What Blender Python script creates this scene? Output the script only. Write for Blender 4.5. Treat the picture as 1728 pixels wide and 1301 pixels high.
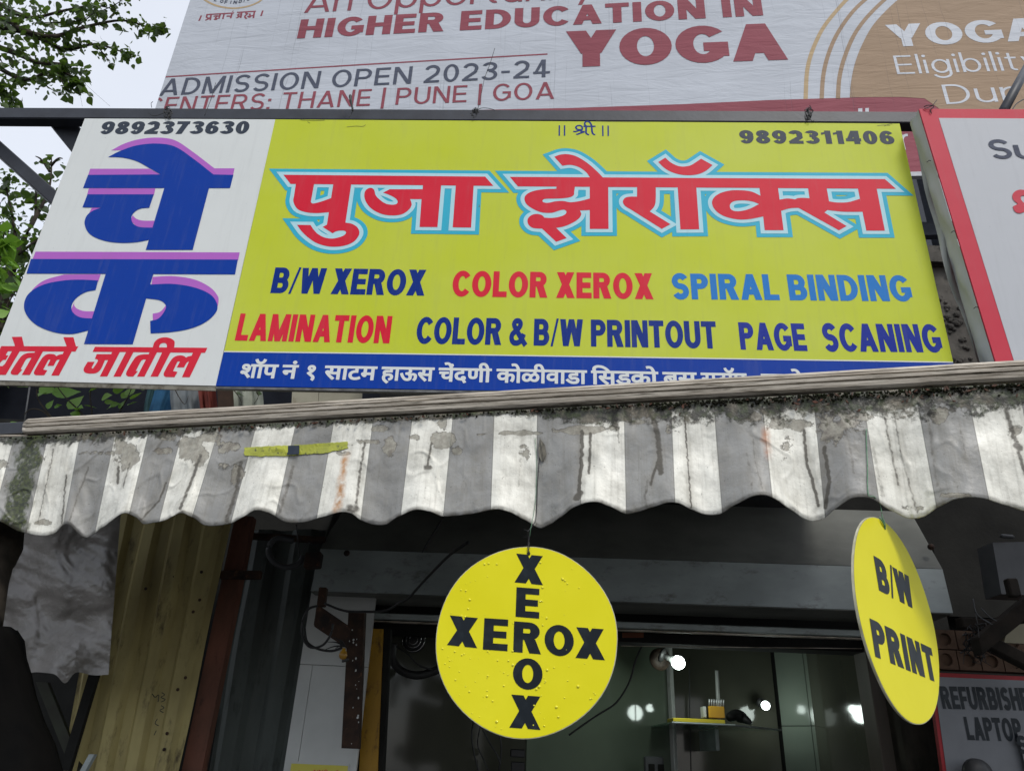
import bpy, bmesh, math, random
import numpy as np
from mathutils import Vector, Matrix
from mathutils.geometry import delaunay_2d_cdt

for _o in list(bpy.data.objects):
    bpy.data.objects.remove(_o)
SC = bpy.context.scene
COL = SC.collection
R = math.radians

# ------------------------------------------------------------------ camera, sky, sun, exposure
FPX, CX, CY = 1300.0, 864.0, 650.5            # focal length in photo pixels, picture centre
CAM_Z = 1.55
_up = Vector((115.0, -2690.0, 1300.0)).normalized()      # world up in camera axes (right, down, forward)
_fw = (Vector((0, 0, 1)) - _up * _up.z).normalized()     # level heading
_rt = _fw.cross(_up).normalized()
CAM = Vector((0.0, 0.0, CAM_Z))

cam_data = bpy.data.cameras.new('camera')
cam = bpy.data.objects.new('camera', cam_data)
COL.objects.link(cam)
cam_data.sensor_width = 36.0
cam_data.lens = FPX / 1728.0 * 36.0
cam_data.clip_start = 0.05
cam_data.clip_end = 2000.0
_c0 = Vector((_rt.x, _fw.x, _up.x))           # camera right in world
_c1 = -Vector((_rt.y, _fw.y, _up.y))
_c2 = -Vector((_rt.z, _fw.z, _up.z))
_m = Matrix((( _c0.x, _c1.x, _c2.x, CAM.x), (_c0.y, _c1.y, _c2.y, CAM.y), (_c0.z, _c1.z, _c2.z, CAM.z), (0, 0, 0, 1)))
cam.matrix_world = _m
SC.camera = cam

SUN_EL, SUN_AZ = R(50), R(152)                # azimuth measured from +Y clockwise: behind the viewer
SKY_GREY = 0.86                               # radiance of the bright cloud deck
world = bpy.data.worlds.new("World")
SC.world = world
world.use_nodes = True
_nt = world.node_tree
_nt.nodes.clear()
_out = _nt.nodes.new('ShaderNodeOutputWorld')
_sky = _nt.nodes.new('ShaderNodeTexSky')
_sky.sky_type = 'NISHITA'
_sky.sun_disc = False
_sky.sun_elevation = SUN_EL
_sky.sun_rotation = SUN_AZ
_b1 = _nt.nodes.new('ShaderNodeBackground'); _b1.inputs[1].default_value = 0.05
_nt.links.new(_sky.outputs[0], _b1.inputs[0])
_b2 = _nt.nodes.new('ShaderNodeBackground')
_tc = _nt.nodes.new('ShaderNodeTexCoord')
_nz = _nt.nodes.new('ShaderNodeTexNoise'); _nz.inputs['Scale'].default_value = 2.2; _nz.inputs['Detail'].default_value = 5
_cr = _nt.nodes.new('ShaderNodeValToRGB')
_cr.color_ramp.elements[0].position = 0.3; _cr.color_ramp.elements[0].color = (0.76, 0.80, 0.87, 1)
_cr.color_ramp.elements[1].position = 0.7; _cr.color_ramp.elements[1].color = (0.93, 0.95, 1.0, 1)
_nt.links.new(_tc.outputs['Generated'], _nz.inputs['Vector'])
_nt.links.new(_nz.outputs[0], _cr.inputs[0])
_nt.links.new(_cr.outputs[0], _b2.inputs[0]); _b2.inputs[1].default_value = SKY_GREY
_ad = _nt.nodes.new('ShaderNodeAddShader')
_nt.links.new(_b1.outputs[0], _ad.inputs[0]); _nt.links.new(_b2.outputs[0], _ad.inputs[1])
_nt.links.new(_ad.outputs[0], _out.inputs[0])

_sd = bpy.data.lights.new('sun', 'SUN'); _sd.energy = 1.9; _sd.angle = R(14); _sd.color = (1.0, 0.97, 0.92)
_so = bpy.data.objects.new('sun', _sd); COL.objects.link(_so)
_dir = Vector((math.sin(SUN_AZ) * math.cos(SUN_EL), math.cos(SUN_AZ) * math.cos(SUN_EL), math.sin(SUN_EL)))
_so.rotation_euler = _dir.to_track_quat('Z', 'Y').to_euler()
_so.location = _dir * 20

SC.view_settings.view_transform = 'Standard'
SC.view_settings.look = 'None'
SC.view_settings.exposure = 0.0
SC.view_settings.gamma = 1.0
SC.view_settings.use_curve_mapping = False
SC.cycles.max_bounces = 6
SC.cycles.use_denoising = True

# ------------------------------------------------------------------ geometry helpers
def ray(px, py):
    d = Vector(((px - CX) / FPX, (py - CY) / FPX, 1.0))
    return Vector((d.dot(_rt), d.dot(_fw), d.dot(_up)))
def at_y(px, py, Y):
    d = ray(px, py); return CAM + d * (Y / d.y)
def at_z(px, py, Z):
    d = ray(px, py); return CAM + d * ((Z - CAM.z) / d.z)
class Plane:
    """vertical plane through two points of equal height; u runs along it, v is up, n points to the viewer"""
    def __init__(s, a, b, flat=True):
        s.o = a.copy(); h = b - a
        if flat: h.z = 0
        s.u = h.normalized(); s.v = Vector((0, 0, 1)); s.v = (s.v - s.u * s.v.dot(s.u)).normalized()
        s.n = s.u.cross(s.v).normalized()
        if s.n.dot(CAM - s.o) < 0: s.n = -s.n
    def hit(s, px, py, off=0.0):
        d = ray(px, py); o = s.o + s.n * off
        return CAM + d * ((o - CAM).dot(s.n) / d.dot(s.n))
    def uv(s, px, py):
        p = s.hit(px, py) - s.o; return (p.dot(s.u), p.dot(s.v))
    def P(s, u, v, off=0.0):
        return s.o + s.u * u + s.v * v + s.n * off
def yplane(Y):
    p = Plane(Vector((0, Y, 0)), Vector((1, Y, 0))); return p

def tag(o, label=None, cat=None, group=None, kind=None):
    if label: o['label'] = label
    if cat: o['category'] = cat
    if group: o['group'] = group
    if kind: o['kind'] = kind
    return o
def thing(name, loc, label, cat, group=None):
    o = bpy.data.objects.new(name, None); COL.objects.link(o)
    o.empty_display_size = 0.1
    o.location = loc
    return tag(o, label, cat, group)
def root_loc(p):
    v = Vector((0, 0, 0))
    while p is not None:
        v = v + p.location; p = p.parent
    return v
def mk(name, verts, faces, mat, parent=None, smooth=False, uvs=None, label=None, cat=None, group=None, kind=None, mats=None, fmat=None):
    verts = [Vector(v) for v in verts]
    if parent is None:
        xs = sum((v for v in verts), Vector()) / len(verts)
        org = Vector((xs.x, xs.y, min(v.z for v in verts)))
    else:
        org = root_loc(parent)
    me = bpy.data.meshes.new(name)
    me.from_pydata([tuple(v - org) for v in verts], [], [tuple(f) for f in faces])
    for m in (mats or [mat]): me.materials.append(m)
    if fmat is not None: me.polygons.foreach_set('material_index', fmat)
    if smooth: me.polygons.foreach_set('use_smooth', [True] * len(me.polygons))
    if uvs is not None:
        L = me.uv_layers.new(name='UVMap')
        for li, l in enumerate(me.loops): L.data[li].uv = uvs[l.vertex_index]
    me.update()
    o = bpy.data.objects.new(name, me); COL.objects.link(o)
    if parent is None: o.location = org
    else: o.parent = parent
    return tag(o, label, cat, group, kind)
class MB:
    def __init__(s): s.v = []; s.f = []
    def add(s, v, f):
        n = len(s.v); s.v += [Vector(a) for a in v]; s.f += [tuple(i + n for i in q) for q in f]; return s
    def box(s, o, a, b, c):
        """box from corner o along vectors a, b, c"""
        o, a, b, c = Vector(o), Vector(a), Vector(b), Vector(c)
        v = [o, o + a, o + a + b, o + b, o + c, o + a + c, o + a + b + c, o + b + c]
        f = [(0, 3, 2, 1), (4, 5, 6, 7), (0, 1, 5, 4), (1, 2, 6, 5), (2, 3, 7, 6), (3, 0, 4, 7)]
        if a.cross(b).dot(c) < 0: f = [q[::-1] for q in f]
        return s.add(v, f)
    def prism(s, pts, d):
        """closed polygon pts (3D, roughly flat) pushed along d"""
        pts = [Vector(p) for p in pts]; d = Vector(d); n = len(pts)
        v = pts + [p + d for p in pts]
        f = [tuple(range(n)), tuple(range(2 * n - 1, n - 1, -1))] + [(i, i + n, (i + 1) % n + n, (i + 1) % n) for i in range(n)]
        return s.add(v, f)
    def bevbox(s, o, a, b, c, r):
        """box with chamfered edges"""
        o, a, b, c = Vector(o), Vector(a), Vector(b), Vector(c)
        if a.cross(b).dot(c) < 0: o = o + c; c = -c
        la, lb, lc = a.length, b.length, c.length; ea, eb, ec = a / la, b / lb, c / lc
        r = min(r, la * .45, lb * .45, lc * .45)
        idx = {}; v = []
        for ix in (0, 1):
            for iy in (0, 1):
                for iz in (0, 1):
                    for ax in range(3):
                        x = (r if ix == 0 else la - r) if ax != 0 else (0 if ix == 0 else la)
                        y = (r if iy == 0 else lb - r) if ax != 1 else (0 if iy == 0 else lb)
                        z = (r if iz == 0 else lc - r) if ax != 2 else (0 if iz == 0 else lc)
                        idx[(ix, iy, iz, ax)] = len(v); v.append(o + ea * x + eb * y + ec * z)
        f = []
        def q(*k): f.append(tuple(idx[t] for t in k))
        for t in (0, 1):
            q(*[(t, y, z, 0) for y, z in ((0, 0), (1, 0), (1, 1), (0, 1))])
            q(*[(x, t, z, 1) for x, z in ((0, 0), (1, 0), (1, 1), (0, 1))])
            q(*[(x, y, t, 2) for x, y in ((0, 0), (1, 0), (1, 1), (0, 1))])
        for p in (0, 1):
            for t in (0, 1):
                q((p, t, 0, 0), (p, t, 1, 0), (p, t, 1, 1), (p, t, 0, 1))
                q((p, 0, t, 0), (p, 1, t, 0), (p, 1, t, 2), (p, 0, t, 2))
                q((0, p, t, 1), (1, p, t, 1), (1, p, t, 2), (0, p, t, 2))
        for x in (0, 1):
            for y in (0, 1):
                for z in (0, 1): q((x, y, z, 0), (x, y, z, 1), (x, y, z, 2))
        cen = o + a * .5 + b * .5 + c * .5
        ff = []
        for t in f:
            p = [v[i] for i in t]; nn = (p[1] - p[0]).cross(p[2] - p[0])
            ff.append(t if nn.dot(sum(p, Vector()) / len(p) - cen) > 0 else t[::-1])
        return s.add(v, ff)
    def tube(s, pts, r, n=8, r1=None, cap=True):
        pts = [Vector(p) for p in pts]; m = len(pts); v = []; f = []
        ref = Vector((0, 0, 1))
        for i, p in enumerate(pts):
            t = (pts[min(i + 1, m - 1)] - pts[max(i - 1, 0)]).normalized()
            a = t.cross(ref)
            if a.length < .1: a = t.cross(Vector((1, 0, 0)))
            a.normalize(); b = t.cross(a)
            rr = r if r1 is None else r + (r1 - r) * i / max(1, m - 1)
            if isinstance(r, (list, tuple)): rr = r[i]
            for k in range(n):
                an = 2 * math.pi * k / n; v.append(p + a * math.cos(an) * rr + b * math.sin(an) * rr)
        for i in range(m - 1):
            for k in range(n):
                k2 = (k + 1) % n; f.append((i * n + k, (i + 1) * n + k, (i + 1) * n + k2, i * n + k2))
        if cap: f.append(tuple(range(n))); f.append(tuple((m - 1) * n + k for k in range(n - 1, -1, -1)))
        return s.add(v, f)
    def lathe(s, c, ax, prof, n=24):
        """prof: list of (along axis, radius)"""
        c = Vector(c); ax = Vector(ax).normalized(); a = ax.orthogonal().normalized(); b = ax.cross(a); v = []; f = []
        for z, r in prof:
            for k in range(n):
                an = 2 * math.pi * k / n; v.append(c + ax * z + (a * math.cos(an) + b * math.sin(an)) * r)
        for i in range(len(prof) - 1):
            for k in range(n):
                k2 = (k + 1) % n; f.append((i * n + k, i * n + k2, (i + 1) * n + k2, (i + 1) * n + k))
        f.append(tuple(range(n - 1, -1, -1))); f.append(tuple((len(prof) - 1) * n + k for k in range(n)))
        return s.add(v, f)
    def build(s, name, mat, parent=None, smooth=False, **k):
        return mk(name, s.v, s.f, mat, parent, smooth, **k)
def catmull(pts, n=6):
    pts = [Vector(p) for p in pts]; out = []
    for i in range(len(pts) - 1):
        p0 = pts[max(i - 1, 0)]; p1 = pts[i]; p2 = pts[i + 1]; p3 = pts[min(i + 2, len(pts) - 1)]
        for k in range(n):
            t = k / n
            out.append(0.5 * ((2 * p1) + (p2 - p0) * t + (2 * p0 - 5 * p1 + 4 * p2 - p3) * t * t + (-p0 + 3 * p1 - 3 * p2 + p3) * t ** 3))
    out.append(pts[-1]); return out

# ------------------------------------------------------------------ flat print: outlines to filled regions
def sm(pts, n=7):
    """closed outline; points given as (x, y) are corners, (x, y, 1) are smooth"""
    out = []; m = len(pts)
    P = [np.array(p[:2], float) for p in pts]; S = [len(p) > 2 for p in pts]
    for i in range(m):
        a, b = P[i], P[(i + 1) % m]; sa, sb = S[i], S[(i + 1) % m]
        if not sa and not sb: out.append(a); continue
        L = np.linalg.norm(b - a)
        def tang(j):
            d = P[(j + 1) % m] - P[(j - 1) % m]; return d / max(1e-9, np.linalg.norm(d)) * L
        ta = tang(i) if sa else (b - a)
        tb = tang((i + 1) % m) if sb else (b - a)
        for k in range(n):
            t = k / n
            out.append((2 * t ** 3 - 3 * t * t + 1) * a + (t ** 3 - 2 * t * t + t) * ta + (-2 * t ** 3 + 3 * t * t) * b + (t ** 3 - t * t) * tb)
    return np.array(out)
def area(L):
    x, y = L[:, 0], L[:, 1]; return 0.5 * float(np.sum(x * np.roll(y, -1) - y * np.roll(x, -1)))
def wind(pts, L):
    """winding number of loop L round each of pts"""
    x, y = pts[:, 0][:, None], pts[:, 1][:, None]
    x0, y0 = L[:, 0][None], L[:, 1][None]; x1, y1 = np.roll(L[:, 0], -1)[None], np.roll(L[:, 1], -1)[None]
    cr = (x1 - x0) * (y - y0) - (x - x0) * (y1 - y0)
    return np.sum(((y0 <= y) & (y1 > y) & (cr > 0)).astype(int) - ((y0 > y) & (y1 <= y) & (cr < 0)).astype(int), axis=1)
def cdt(loops, test):
    V = []; E = []
    for L in loops:
        n = len(V); m = len(L)
        V += [Vector((float(a), float(b))) for a, b in L]
        E += [(n + i, n + (i + 1) % m) for i in range(m)]
    r = delaunay_2d_cdt(V, E, [], 0, 1e-7)
    P = np.array([(v.x, v.y) for v in r[0]]); F = np.array([f for f in r[2]], dtype=int).reshape(-1, 3)
    c = P[F].mean(axis=1); keep = test(c)
    F = F[keep]
    a = P[F]; ar = (a[:, 1, 0] - a[:, 0, 0]) * (a[:, 2, 1] - a[:, 0, 1]) - (a[:, 2, 0] - a[:, 0, 0]) * (a[:, 1, 1] - a[:, 0, 1])
    F[ar < 0] = F[ar < 0][:, ::-1]
    F = F[np.abs(ar) > 1e-12]
    used = np.unique(F); mp = -np.ones(len(P), int); mp[used] = np.arange(len(used))
    return P[used], mp[F]
def fill(prims):
    """union of shapes; each shape is a list of loops read even-odd"""
    prims = [[np.asarray(l, float) for l in p] for p in prims]
    loops = [l for p in prims for l in p]
    def test(c):
        k = np.zeros(len(c), bool)
        for p in prims:
            w = np.zeros(len(c), int)
            for l in p: w += np.abs(wind(c, l)) % 2
            k |= (w % 2 == 1)
        return k
    return cdt(loops, test)
def outline(P, F):
    es = {}
    for t in F:
        for a, b in ((t[0], t[1]), (t[1], t[2]), (t[2], t[0])): es[(int(a), int(b))] = 1
    nx = {}
    for (a, b) in es:
        if (b, a) not in es: nx.setdefault(a, []).append(b)
    loops = []
    while nx:
        a = next(iter(nx)); L = [a]; b = nx[a].pop()
        if not nx[a]: del nx[a]
        while b != L[0]:
            L.append(b)
            if b not in nx: break
            c = nx[b].pop()
            if not nx[b]: del nx[b]
            b = c
        if len(L) > 2: loops.append(P[L])
    return loops
def simplify(L, eps):
    keep = []
    n = len(L)
    for i in range(n):
        a = L[i] - L[i - 1] if not keep else L[i] - keep[-1]
        if np.linalg.norm(a) > eps: keep.append(L[i])
    L = np.array(keep); n = len(L)
    if n < 4: return L
    k2 = []
    for i in range(n):
        a = L[i] - L[i - 1]; b = L[(i + 1) % n] - L[i]
        if abs(a[0] * b[1] - a[1] * b[0]) > eps * 0.02 * (np.linalg.norm(a) + np.linalg.norm(b)): k2.append(L[i])
    return np.array(k2) if len(k2) > 2 else L
def grow(P, F, d, miter=2.6, eps=None):
    """offset a filled region outwards by d with mitred corners"""
    loops = []
    for L in outline(P, F):
        L = simplify(L, eps or d * 0.06)
        n = len(L)
        if n < 3: continue
        D = np.roll(L, -1, axis=0) - L; D /= np.linalg.norm(D, axis=1)[:, None] + 1e-12
        Nn = np.stack([D[:, 1], -D[:, 0]], 1)        # outward for counter-clockwise loops
        out = []
        for i in range(n):
            n0, n1 = Nn[i - 1], Nn[i]; p = L[i]
            cr = D[i - 1][0] * D[i][1] - D[i - 1][1] * D[i][0]; dt = float(np.dot(n0, n1))
            if cr < -1e-6:
                out += [p + n0 * d, p, p + n1 * d]
            else:
                mlen = math.sqrt(2 / max(1e-6, 1 + dt))
                if mlen < miter:
                    mm = (n0 + n1); mm /= np.linalg.norm(mm); out.append(p + mm * d * mlen)
                else: out += [p + (n0 + D[i - 1] * .9) * d, p + (n1 - D[i] * .9) * d]
        loops.append(np.array(out))
    return cdt(loops, lambda c: sum(wind(c, l) for l in loops) > 0)
def comps(n, F):
    p = list(range(n))
    def fd(a):
        while p[a] != a: p[a] = p[p[a]]; a = p[a]
        return a
    for a, b, c in F.tolist():
        x, y, z = fd(a), fd(b), fd(c); p[y] = x; p[z] = x
    return np.array([fd(a) for a in range(n)])
def printed(name, pl, P, F, mat, parent, off, **k):
    if name in ('lettering', 'arc_stripe', 'maroon_mark') and len(F):
        cp = comps(len(P), F); roots = sorted(set(cp[F[:, 0]].tolist()))
        if len(roots) > 1:
            e = parent
            if name == 'lettering':
                e = bpy.data.objects.new(name, None); COL.objects.link(e); e.parent = parent; e.empty_display_size = .05; tag(e, k.pop('label', None))
            for r_ in roots:
                f = F[cp[F[:, 0]] == r_]; us = np.unique(f); mp = np.zeros(len(P), int); mp[us] = np.arange(len(us))
                printed('letter' if name == 'lettering' else name + ' ', pl, P[us], mp[f], mat, e, off)
            return e
    name = name.strip()
    vs = [pl.P(a, b, off) for a, b in P]
    if len(F) and (vs[F[0][1]] - vs[F[0][0]]).cross(vs[F[0][2]] - vs[F[0][0]]).dot(pl.n) < 0: F = F[:, ::-1]
    return mk(name, vs, F.tolist(), mat, parent, **k)
def onplane(pl, pts):
    out = []
    for p in pts:
        u = pl.uv(p[0], p[1]); out.append((u[0], u[1]) + tuple(p[2:]))
    return out
def T(ox, oy, s, pts):
    return [(ox + p[0] / s, oy + p[1] / s) + tuple(p[2:]) for p in pts]

# ------------------------------------------------------------------ a plain sans alphabet, cap height 1, stem t
def _rect(x0, y0, x1, y1): return [np.array([(x0, y0), (x1, y0), (x1, y1), (x0, y1)])]
def _dg(x0, y0, x1, y1, t): return [np.array([(x0 - t / 2, y0), (x0 + t / 2, y0), (x1 + t / 2, y1), (x1 - t / 2, y1)])]
def _ell(cx, cy, rx, ry, a0, a1, n):
    return [(cx + rx * math.cos(R(a0 + (a1 - a0) * i / n)), cy + ry * math.sin(R(a0 + (a1 - a0) * i / n))) for i in range(n + 1)]
def _ring(cx, cy, rx, ry, t, h):
    return [np.array(_ell(cx, cy, rx, ry, 0, 360, 28)[:-1]), np.array(_ell(cx, cy, rx - t, ry - h, 0, 360, 28)[:-1])]
def _arc(cx, cy, rx, ry, a0, a1, t, h, n=22):
    return [np.array(_ell(cx, cy, rx, ry, a0, a1, n) + _ell(cx, cy, rx - t, ry - h, a1, a0, n))]
def _bowl(x0, y0, x1, y1, t, h):
    r = (y1 - y0) / 2; rx = min(r, (x1 - x0) * .62); r2 = r - h; rx2 = max(.02, rx - t)
    o = [(x0, y0)] + _ell(x1 - rx, y0 + r, rx, r, -90, 90, 12) + [(x0, y1)]
    i = [(x0 + t, y0 + h)] + _ell(x1 - rx, y0 + r, rx2, r2, -90, 90, 12) + [(x0 + t, y1 - h)]
    return [np.array(o), np.array(i)]
def _stroke(path, t, closed=False):
    P = np.array(path, float); D = np.gradient(P, axis=0) if not closed else (np.roll(P, -1, 0) - np.roll(P, 1, 0))
    D /= np.linalg.norm(D, axis=1)[:, None] + 1e-9; N = np.stack([-D[:, 1], D[:, 0]], 1)
    if closed: return [P + N * t / 2, P - N * t / 2]
    return [np.concatenate([P + N * t / 2, (P - N * t / 2)[::-1]])]
def glyph(c, t):
    h = t * 0.86; x = t * 1.06; X = 0.72
    if c == 'A': w = .8; return w, [_dg(x / 2, 0, w / 2, 1, x), _dg(w - x / 2, 0, w / 2, 1, x), _rect(.2, .2, w - .2, .2 + h)]
    if c == 'B': return .7, [_bowl(0, .5 - h / 2, .66, 1, t, h), _bowl(0, 0, .7, .5 + h / 2, t, h)]
    if c == 'C': return .74, [_arc(.4, .5, .4, .51, 38, 322, t, h)]
    if c == 'D': return .73, [_bowl(0, 0, .73, 1, t, h)]
    if c == 'E': return .62, [_rect(0, 0, t, 1), _rect(0, 0, .62, h), _rect(0, .5 - h / 2, .58, .5 + h / 2), _rect(0, 1 - h, .61, 1)]
    if c == 'F': return .58, [_rect(0, 0, t, 1), _rect(0, .46 - h / 2, .54, .46 + h / 2), _rect(0, 1 - h, .58, 1)]
    if c == 'G': return .78, [_arc(.41, .5, .41, .51, 40, 340, t, h), _rect(.42, .54 - h, .79, .54), _rect(.79 - t, .16, .79, .54)]
    if c == 'H': return .72, [_rect(0, 0, t, 1), _rect(.72 - t, 0, .72, 1), _rect(0, .52 - h / 2, .72, .52 + h / 2)]
    if c == 'I': return t, [_rect(0, 0, t, 1)]
    if c == 'L': return .58, [_rect(0, 0, t, 1), _rect(0, 0, .58, h)]
    if c == 'M': return .88, [_rect(0, 0, t * .92, 1), _rect(.88 - t * .92, 0, .88, 1), _dg(x / 2, 1, .44, 0, x), _dg(.88 - x / 2, 1, .44, 0, x)]
    if c == 'N': return .73, [_rect(0, 0, t * .95, 1), _rect(.73 - t * .95, 0, .73, 1), _dg(x * .55, 1, .73 - x * .55, 0, x * 1.1)]
    if c == 'O': return .8, [_ring(.4, .5, .4, .51, t, h)]
    if c == 'P': return .67, [_bowl(0, .4, .67, 1, t, h), _rect(0, 0, t, 1)]
    if c == 'R': return .74, [_bowl(0, .42, .69, 1, t, h), _rect(0, 0, t, 1), _dg(.74 - x * .6, 0, .42, .46, x * 1.15)]
    if c == 'S':
        ry = (1.02 - h) / 4; p = _ell(.33, .5 + ry, .33 - t / 2, ry, 25, 270, 18)[:-1] + _ell(.33, .5 - ry, .33 - t / 2, ry, 90, -155, 18)
        return .66, [_stroke(p, t * .93)]
    if c == 'T': return .66, [_rect(.33 - t / 2, 0, .33 + t / 2, 1), _rect(0, 1 - h, .66, 1)]
    if c == 'U': return .71, [_arc(.355, .355, .355, .365, 180, 360, t, h), _rect(0, .35, t, 1), _rect(.71 - t, .35, .71, 1)]
    if c == 'W':
        w = 1.04; return w, [_dg(x / 2, 1, .27, 0, x), _dg(w / 2, 1, .27, 0, x * .95), _dg(w / 2, 1, w - .27, 0, x * .95), _dg(w - x / 2, 1, w - .27, 0, x)]
    if c == 'X': w = .76; y = x * 1.15; return w, [_dg(y / 2, 0, w - y / 2 - .02, 1, y), _dg(w - y / 2, 0, y / 2 + .02, 1, y)]
    if c == 'Y': w = .76; return w, [_dg(x / 2, 1, w / 2, .36, x * 1.1), _dg(w - x / 2, 1, w / 2, .36, x * 1.1), _rect(w / 2 - t / 2, 0, w / 2 + t / 2, .46)]
    if c == '/': return .36, [_dg(.05, -.02, .31, 1.02, .1)]
    if c == '|': return t, [_rect(0, -.2, t, 1.05)]
    if c == '-': return .34, [_rect(0, .34, .34, .34 + h)]
    if c == ':': return t * 1.1, [_rect(0, 0, t * 1.1, t * 1.1), _rect(0, .5, t * 1.1, .5 + t * 1.1)]
    if c == '&':
        p = [(.74, .0), (.5, .3), (.2, .72), (.24, .88), (.36, .91), (.47, .84), (.45, .7), (.3, .55), (.12, .4), (.1, .22), (.2, .1), (.36, .09), (.52, .18), (.64, .42)]
        p = [tuple(v)[:2] for v in catmull([(a, b, 0) for a, b in p], 4)]
        return .74, [_stroke(p[:20], t * .85), _stroke(p[18:36], t * .85), _stroke(p[34:], t * .85)]
    if c == '0': return .62, [_ring(.31, .5, .31, .51, t, h)]
    if c == '1': return .42, [_rect(.42 - t, 0, .42, 1), [np.array([(.0, .68), (.0, .84), (.2, .9), (.28, 1), (.42 - t / 2, 1), (.42 - t / 2, .8)])]]
    if c == '2':
        p = _ell(.31, .7, .31 - t / 2, .3 - h / 2, 165, -20, 14); p += [(.5, .5), (.36, .36), (.14, .14), (.08, h / 2)]
        p = p[:-4] + [(.5, .5), (.34, .34), (.16, .18), (.08, .06)]
        return .62, [_stroke(p, t), _rect(.0, 0, .62, h)]
    if c == '3':
        return .62, [_arc(.3, .75, .3, .26, -95, 160, t, h, 16), _arc(.3, .28, .32, .29, -160, 95, t, h, 16), _rect(.2, .5, .36, .5 + h * .95)]
    if c == '4': return .66, [_rect(.34, 0, .34 + t, 1), _rect(0, .2, .66, .2 + h), _dg(.07 + t * .2, .25, .38, 1, t * .9)]
    if c == '6': return .62, [_ring(.31, .33, .31, .34, t, h), _arc(.33, .5, .33, .51, 38, 185, t, h)]
    if c == '7': return .6, [_rect(0, 1 - h, .6, 1), _dg(.2, 0, .6 - t * .58, .96, t * 1.1)]
    if c == '8': return .62, [_ring(.31, .28, .31, .29, t, h), _ring(.31, .745, .28, .265, t, h)]
    if c == '9': return .62, [_ring(.31, .67, .31, .34, t, h), _arc(.29, .5, .33, .51, 218, 365, t, h)]
    if c == 'n': return .58, [_rect(0, 0, t, X), _arc(.29, X - .29, .29, .3, 0, 180, t, h), _rect(.58 - t, 0, .58, X - .28)]
    if c == 'u': return .58, [_rect(.58 - t, 0, .58, X), _arc(.29, .28, .29, .29, 180, 360, t, h), _rect(0, .27, t, X)]
    if c == 'r': return .38, [_rect(0, 0, t, X), _arc(.33, X - .33, .33, .34, 75, 180, t, h, 10)]
    if c == 'e': return .64, [_arc(.32, X / 2, .32, X / 2 + .01, 0, 315, t, h), _rect(.04, X / 2 - h / 2, .64, X / 2 + h / 2)]
    if c == 'd': return .66, [_ring(.32, X / 2, .32, X / 2 + .01, t, h), _rect(.66 - t, 0, .66, 1.05)]
    if c == 'o': return .66, [_ring(.33, X / 2, .33, X / 2 + .01, t, h)]
    if c == 'p': return .66, [_ring(.34, X / 2, .32, X / 2 + .01, t, h), _rect(0, -.27, t, X)]
    if c == 'b': return .66, [_ring(.34, X / 2, .32, X / 2 + .01, t, h), _rect(0, 0, t, 1.05)]
    if c == 'g': return .66, [_ring(.32, X / 2, .32, X / 2 + .01, t, h), _rect(.66 - t, 0, .66, X), _arc(.32, .0, .34, .28, 200, 360, t, h)]
    if c == 'l': return t, [_rect(0, 0, t, 1.05)]
    if c == 'i': return t, [_rect(0, 0, t, X), _ring(t / 2, .93, t * .68, t * .68, t * .67, t * .67)]
    if c == 't': return .4, [_rect(.1, .1, .1 + t, .93), _rect(0, X - h, .38, X), _arc(.1 + .18, .18, .18, .18, 180, 290, t, h, 8)]
    if c == 'y': return .62, [_dg(x / 2, X, .31, 0, x), _dg(.62 - x / 2, X, .2, -.27, x)]
    return .3, []
_gc = {}
def text(name, pl, s, bl, br, ytop, mat, parent, off, t=.2, gap=.11, space=.36, **k):
    """lettering on plane pl: baseline from photo point bl to br, cap height reaching photo row ytop at the left end"""
    a = Vector(pl.uv(*bl)); b = Vector(pl.uv(*br)); c = Vector(pl.uv(bl[0], ytop)); hgt = c.y - a.y
    x = 0; items = []
    for ch in s:
        if ch == ' ': x += space; continue
        if (ch, t) not in _gc:
            w, pr = glyph(ch, t); _gc[(ch, t)] = (w,) + fill(pr)
        w, P, F = _gc[(ch, t)]
        items.append((x, P, F)); x += w + gap
    x -= gap
    ux = (b - a) / x; V = []; Q = []; n = 0
    for x0, P, F in items:
        for p in P: V.append(a + ux * (x0 + p[0]) + Vector((0, hgt * p[1])))
        Q.append(F + n); n += len(P)
    return printed(name, pl, np.array([(v.x, v.y) for v in V]), np.concatenate(Q), mat, parent, off, **k)
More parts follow.
